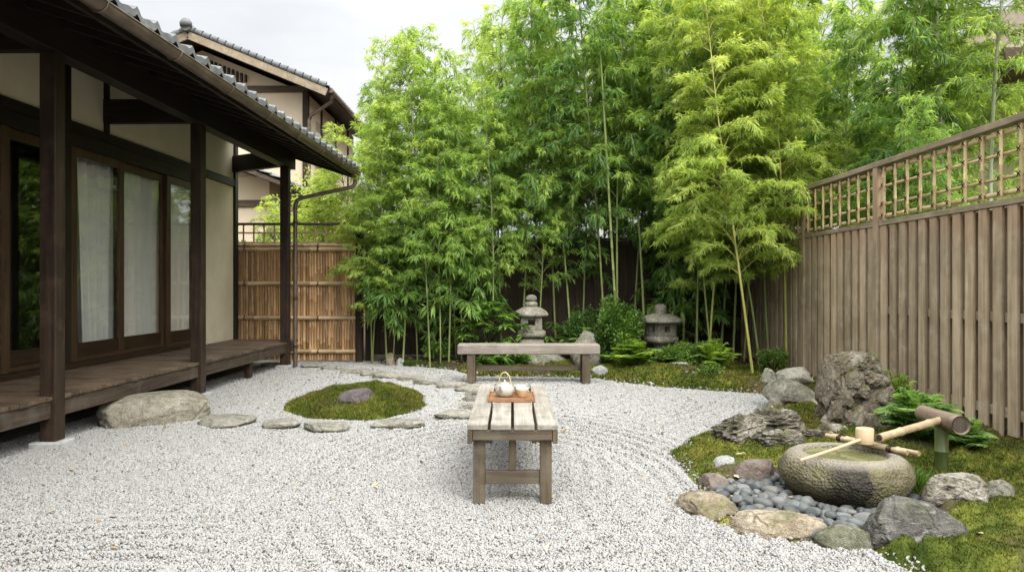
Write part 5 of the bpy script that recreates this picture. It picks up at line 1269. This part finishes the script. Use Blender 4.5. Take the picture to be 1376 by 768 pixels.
m = MB(); m.tube([(RX, 19.8, RZ + .07), (RX, 27.7, RZ + .07)], .13, 12); m.lathe([(.0001, 0), (.15, .0), (.16, .1), (.10, .2), (.0001, .22)], 16, (RX, 19.85))
for k in range(len(m.v) - 80, len(m.v)):
    x, y, z = m.v[k]; m.v[k] = (x, y, z + RZ + .06)
m.build('ridge', MT['tile'], rf)
for sg in (-1, 1):
    m = MB(); n_ = 18
    for k in range(n_):
        t0, t1 = k / n_, (k + .9) / n_; exx = RX + sg * (EX - RX - .02)
        m.tube([(RX + (exx - RX) * t0, 19.98, RZ + (EZ - RZ) * t0 + .05), (RX + (exx - RX) * t1, 19.98, RZ + (EZ - RZ) * t1 + .065)], [.075, .085], 10)
    m.build('verge_tiles', MT['tile'], rf)
m = MB()
for i in range(22): x = RX - 1.3 + i * .12; m.box(x, x + .05, 20.80, 20.88, RZ - 1.15, RZ - .45 - sl * abs(x - RX))
nb(m, 'gable_grille', 'fence_back', bevel=0)
m = MB(); m.box(-11.6, -5.72, 20.82, 20.88, 6.72, 6.9); nb(m, 'beam', 'fence_back_x')
m = MB(); m.box(-5.86, -5.70, 20.8, 20.96, 0, 6.75); nb(m, 'corner_post', 'fence_back')
for y in (22.4, 24.2, 26.0):
    m = MB(); m.box(-5.76, -5.71, y - .06, y + .06, 3, 6.7); nb(m, 'wall_post', 'fence_back')
m = MB(); m.box(-5.745, -5.60, 21.6, 24.4, 4.85, 5.65); w_ = nb(m, 'window_screen', 'fence_back')
m = MB(); m.box(-5.77, -5.72, 21.7, 24.3, 5.652, 6.1); m.build('window', MT['glass'], w_)
m = MB(); m.tube([(-4.9, 20.1, 6.58), (-4.9, 27.5, 6.52)], .07, 10); g_ = nb(m, 'gutter', 'gutter', bevel=0)
m = MB(); m.tube([(-4.9, 20.3, 6.52), (-4.95, 20.4, 6.35), (-5.6, 20.75, 6.05), (-5.66, 20.75, 5.9), (-5.66, 20.75, .5)], .05, 10); m.build('downpipe', MT['gutter'], g_)
# lower wing with its own roof
m = MB(); m.box(-9, -6.0, 18.4, 20.85, -.05, 4.0); nb(m, 'wing_wall', 'beige', bevel=0)
m = MB(); m.bar((-8.6, 19.2, 4.95), (-5.45, 19.2, 3.72), 3.2, .10); lr = nb(m, 'wing_roof', 'fence_back_x')
tiles(-5.40, -8.6, 17.55, 20.85, lambda x: 3.74 + .39 * (-5.45 - x) + .05, 11, .28, 8).build('roof_tiles', MT['tile'], lr)
m = MB(); m.box(-8.9, -6.0, 18.34, 18.398, 3.25, 3.42); nb(m, 'wing_beam', 'fence_back_x')
m = MB(); m.box(-6.7, -5.75, 18.0, 18.33, 2.32, 2.37); nb(m, 'window_hood', 'fence_back_x')

rh = thing('thatched_house', 'pinkish beige house with brown sloping roof beyond the right fence', 'house', (0, 0, 0))
m = MB(); m.box(8.7, 14, 12.6, 18, -.05, 5.0); m.build('wall', MT['beige'], rh)
m = MB(); ex0, ez = 7.75, 5.05
vs = [(7.75, 11.7, ez), (15, 11.7, ez), (15, 19, ez), (7.75, 19, ez), (10.6, 14.2, 7.2), (15, 14.2, 7.2), (10.6, 16.5, 7.2), (15, 16.5, 7.2)]
vs += [(x + (.1 if x < 9 else 0), y + (.1 if y < 12 else 0), z - .22) for x, y, z in vs[:4]]
m.add(vs, [(0, 1, 5, 4), (0, 4, 6, 3), (4, 5, 7, 6), (3, 6, 7, 2), (0, 8, 9, 1), (3, 11, 8, 0), (8, 11, 10, 9)]); r_ = m.build('roof', MT['brown_roof'], rh)
m = MB(); m.box(7.9, 8.0, 11.8, 18.9, ez - .32, ez - .225); m.box(8.0, 14.9, 11.8, 11.9, ez - .32, ez - .225); m.build('eave_board', MT['dark_wood_x'], r_)
for x in (9.6, 11):
    m = MB(); m.box(x - .08, x + .08, 12.54, 12.597, 0, 4.7); m.build('wall_post', MT['fence_back'], rh)
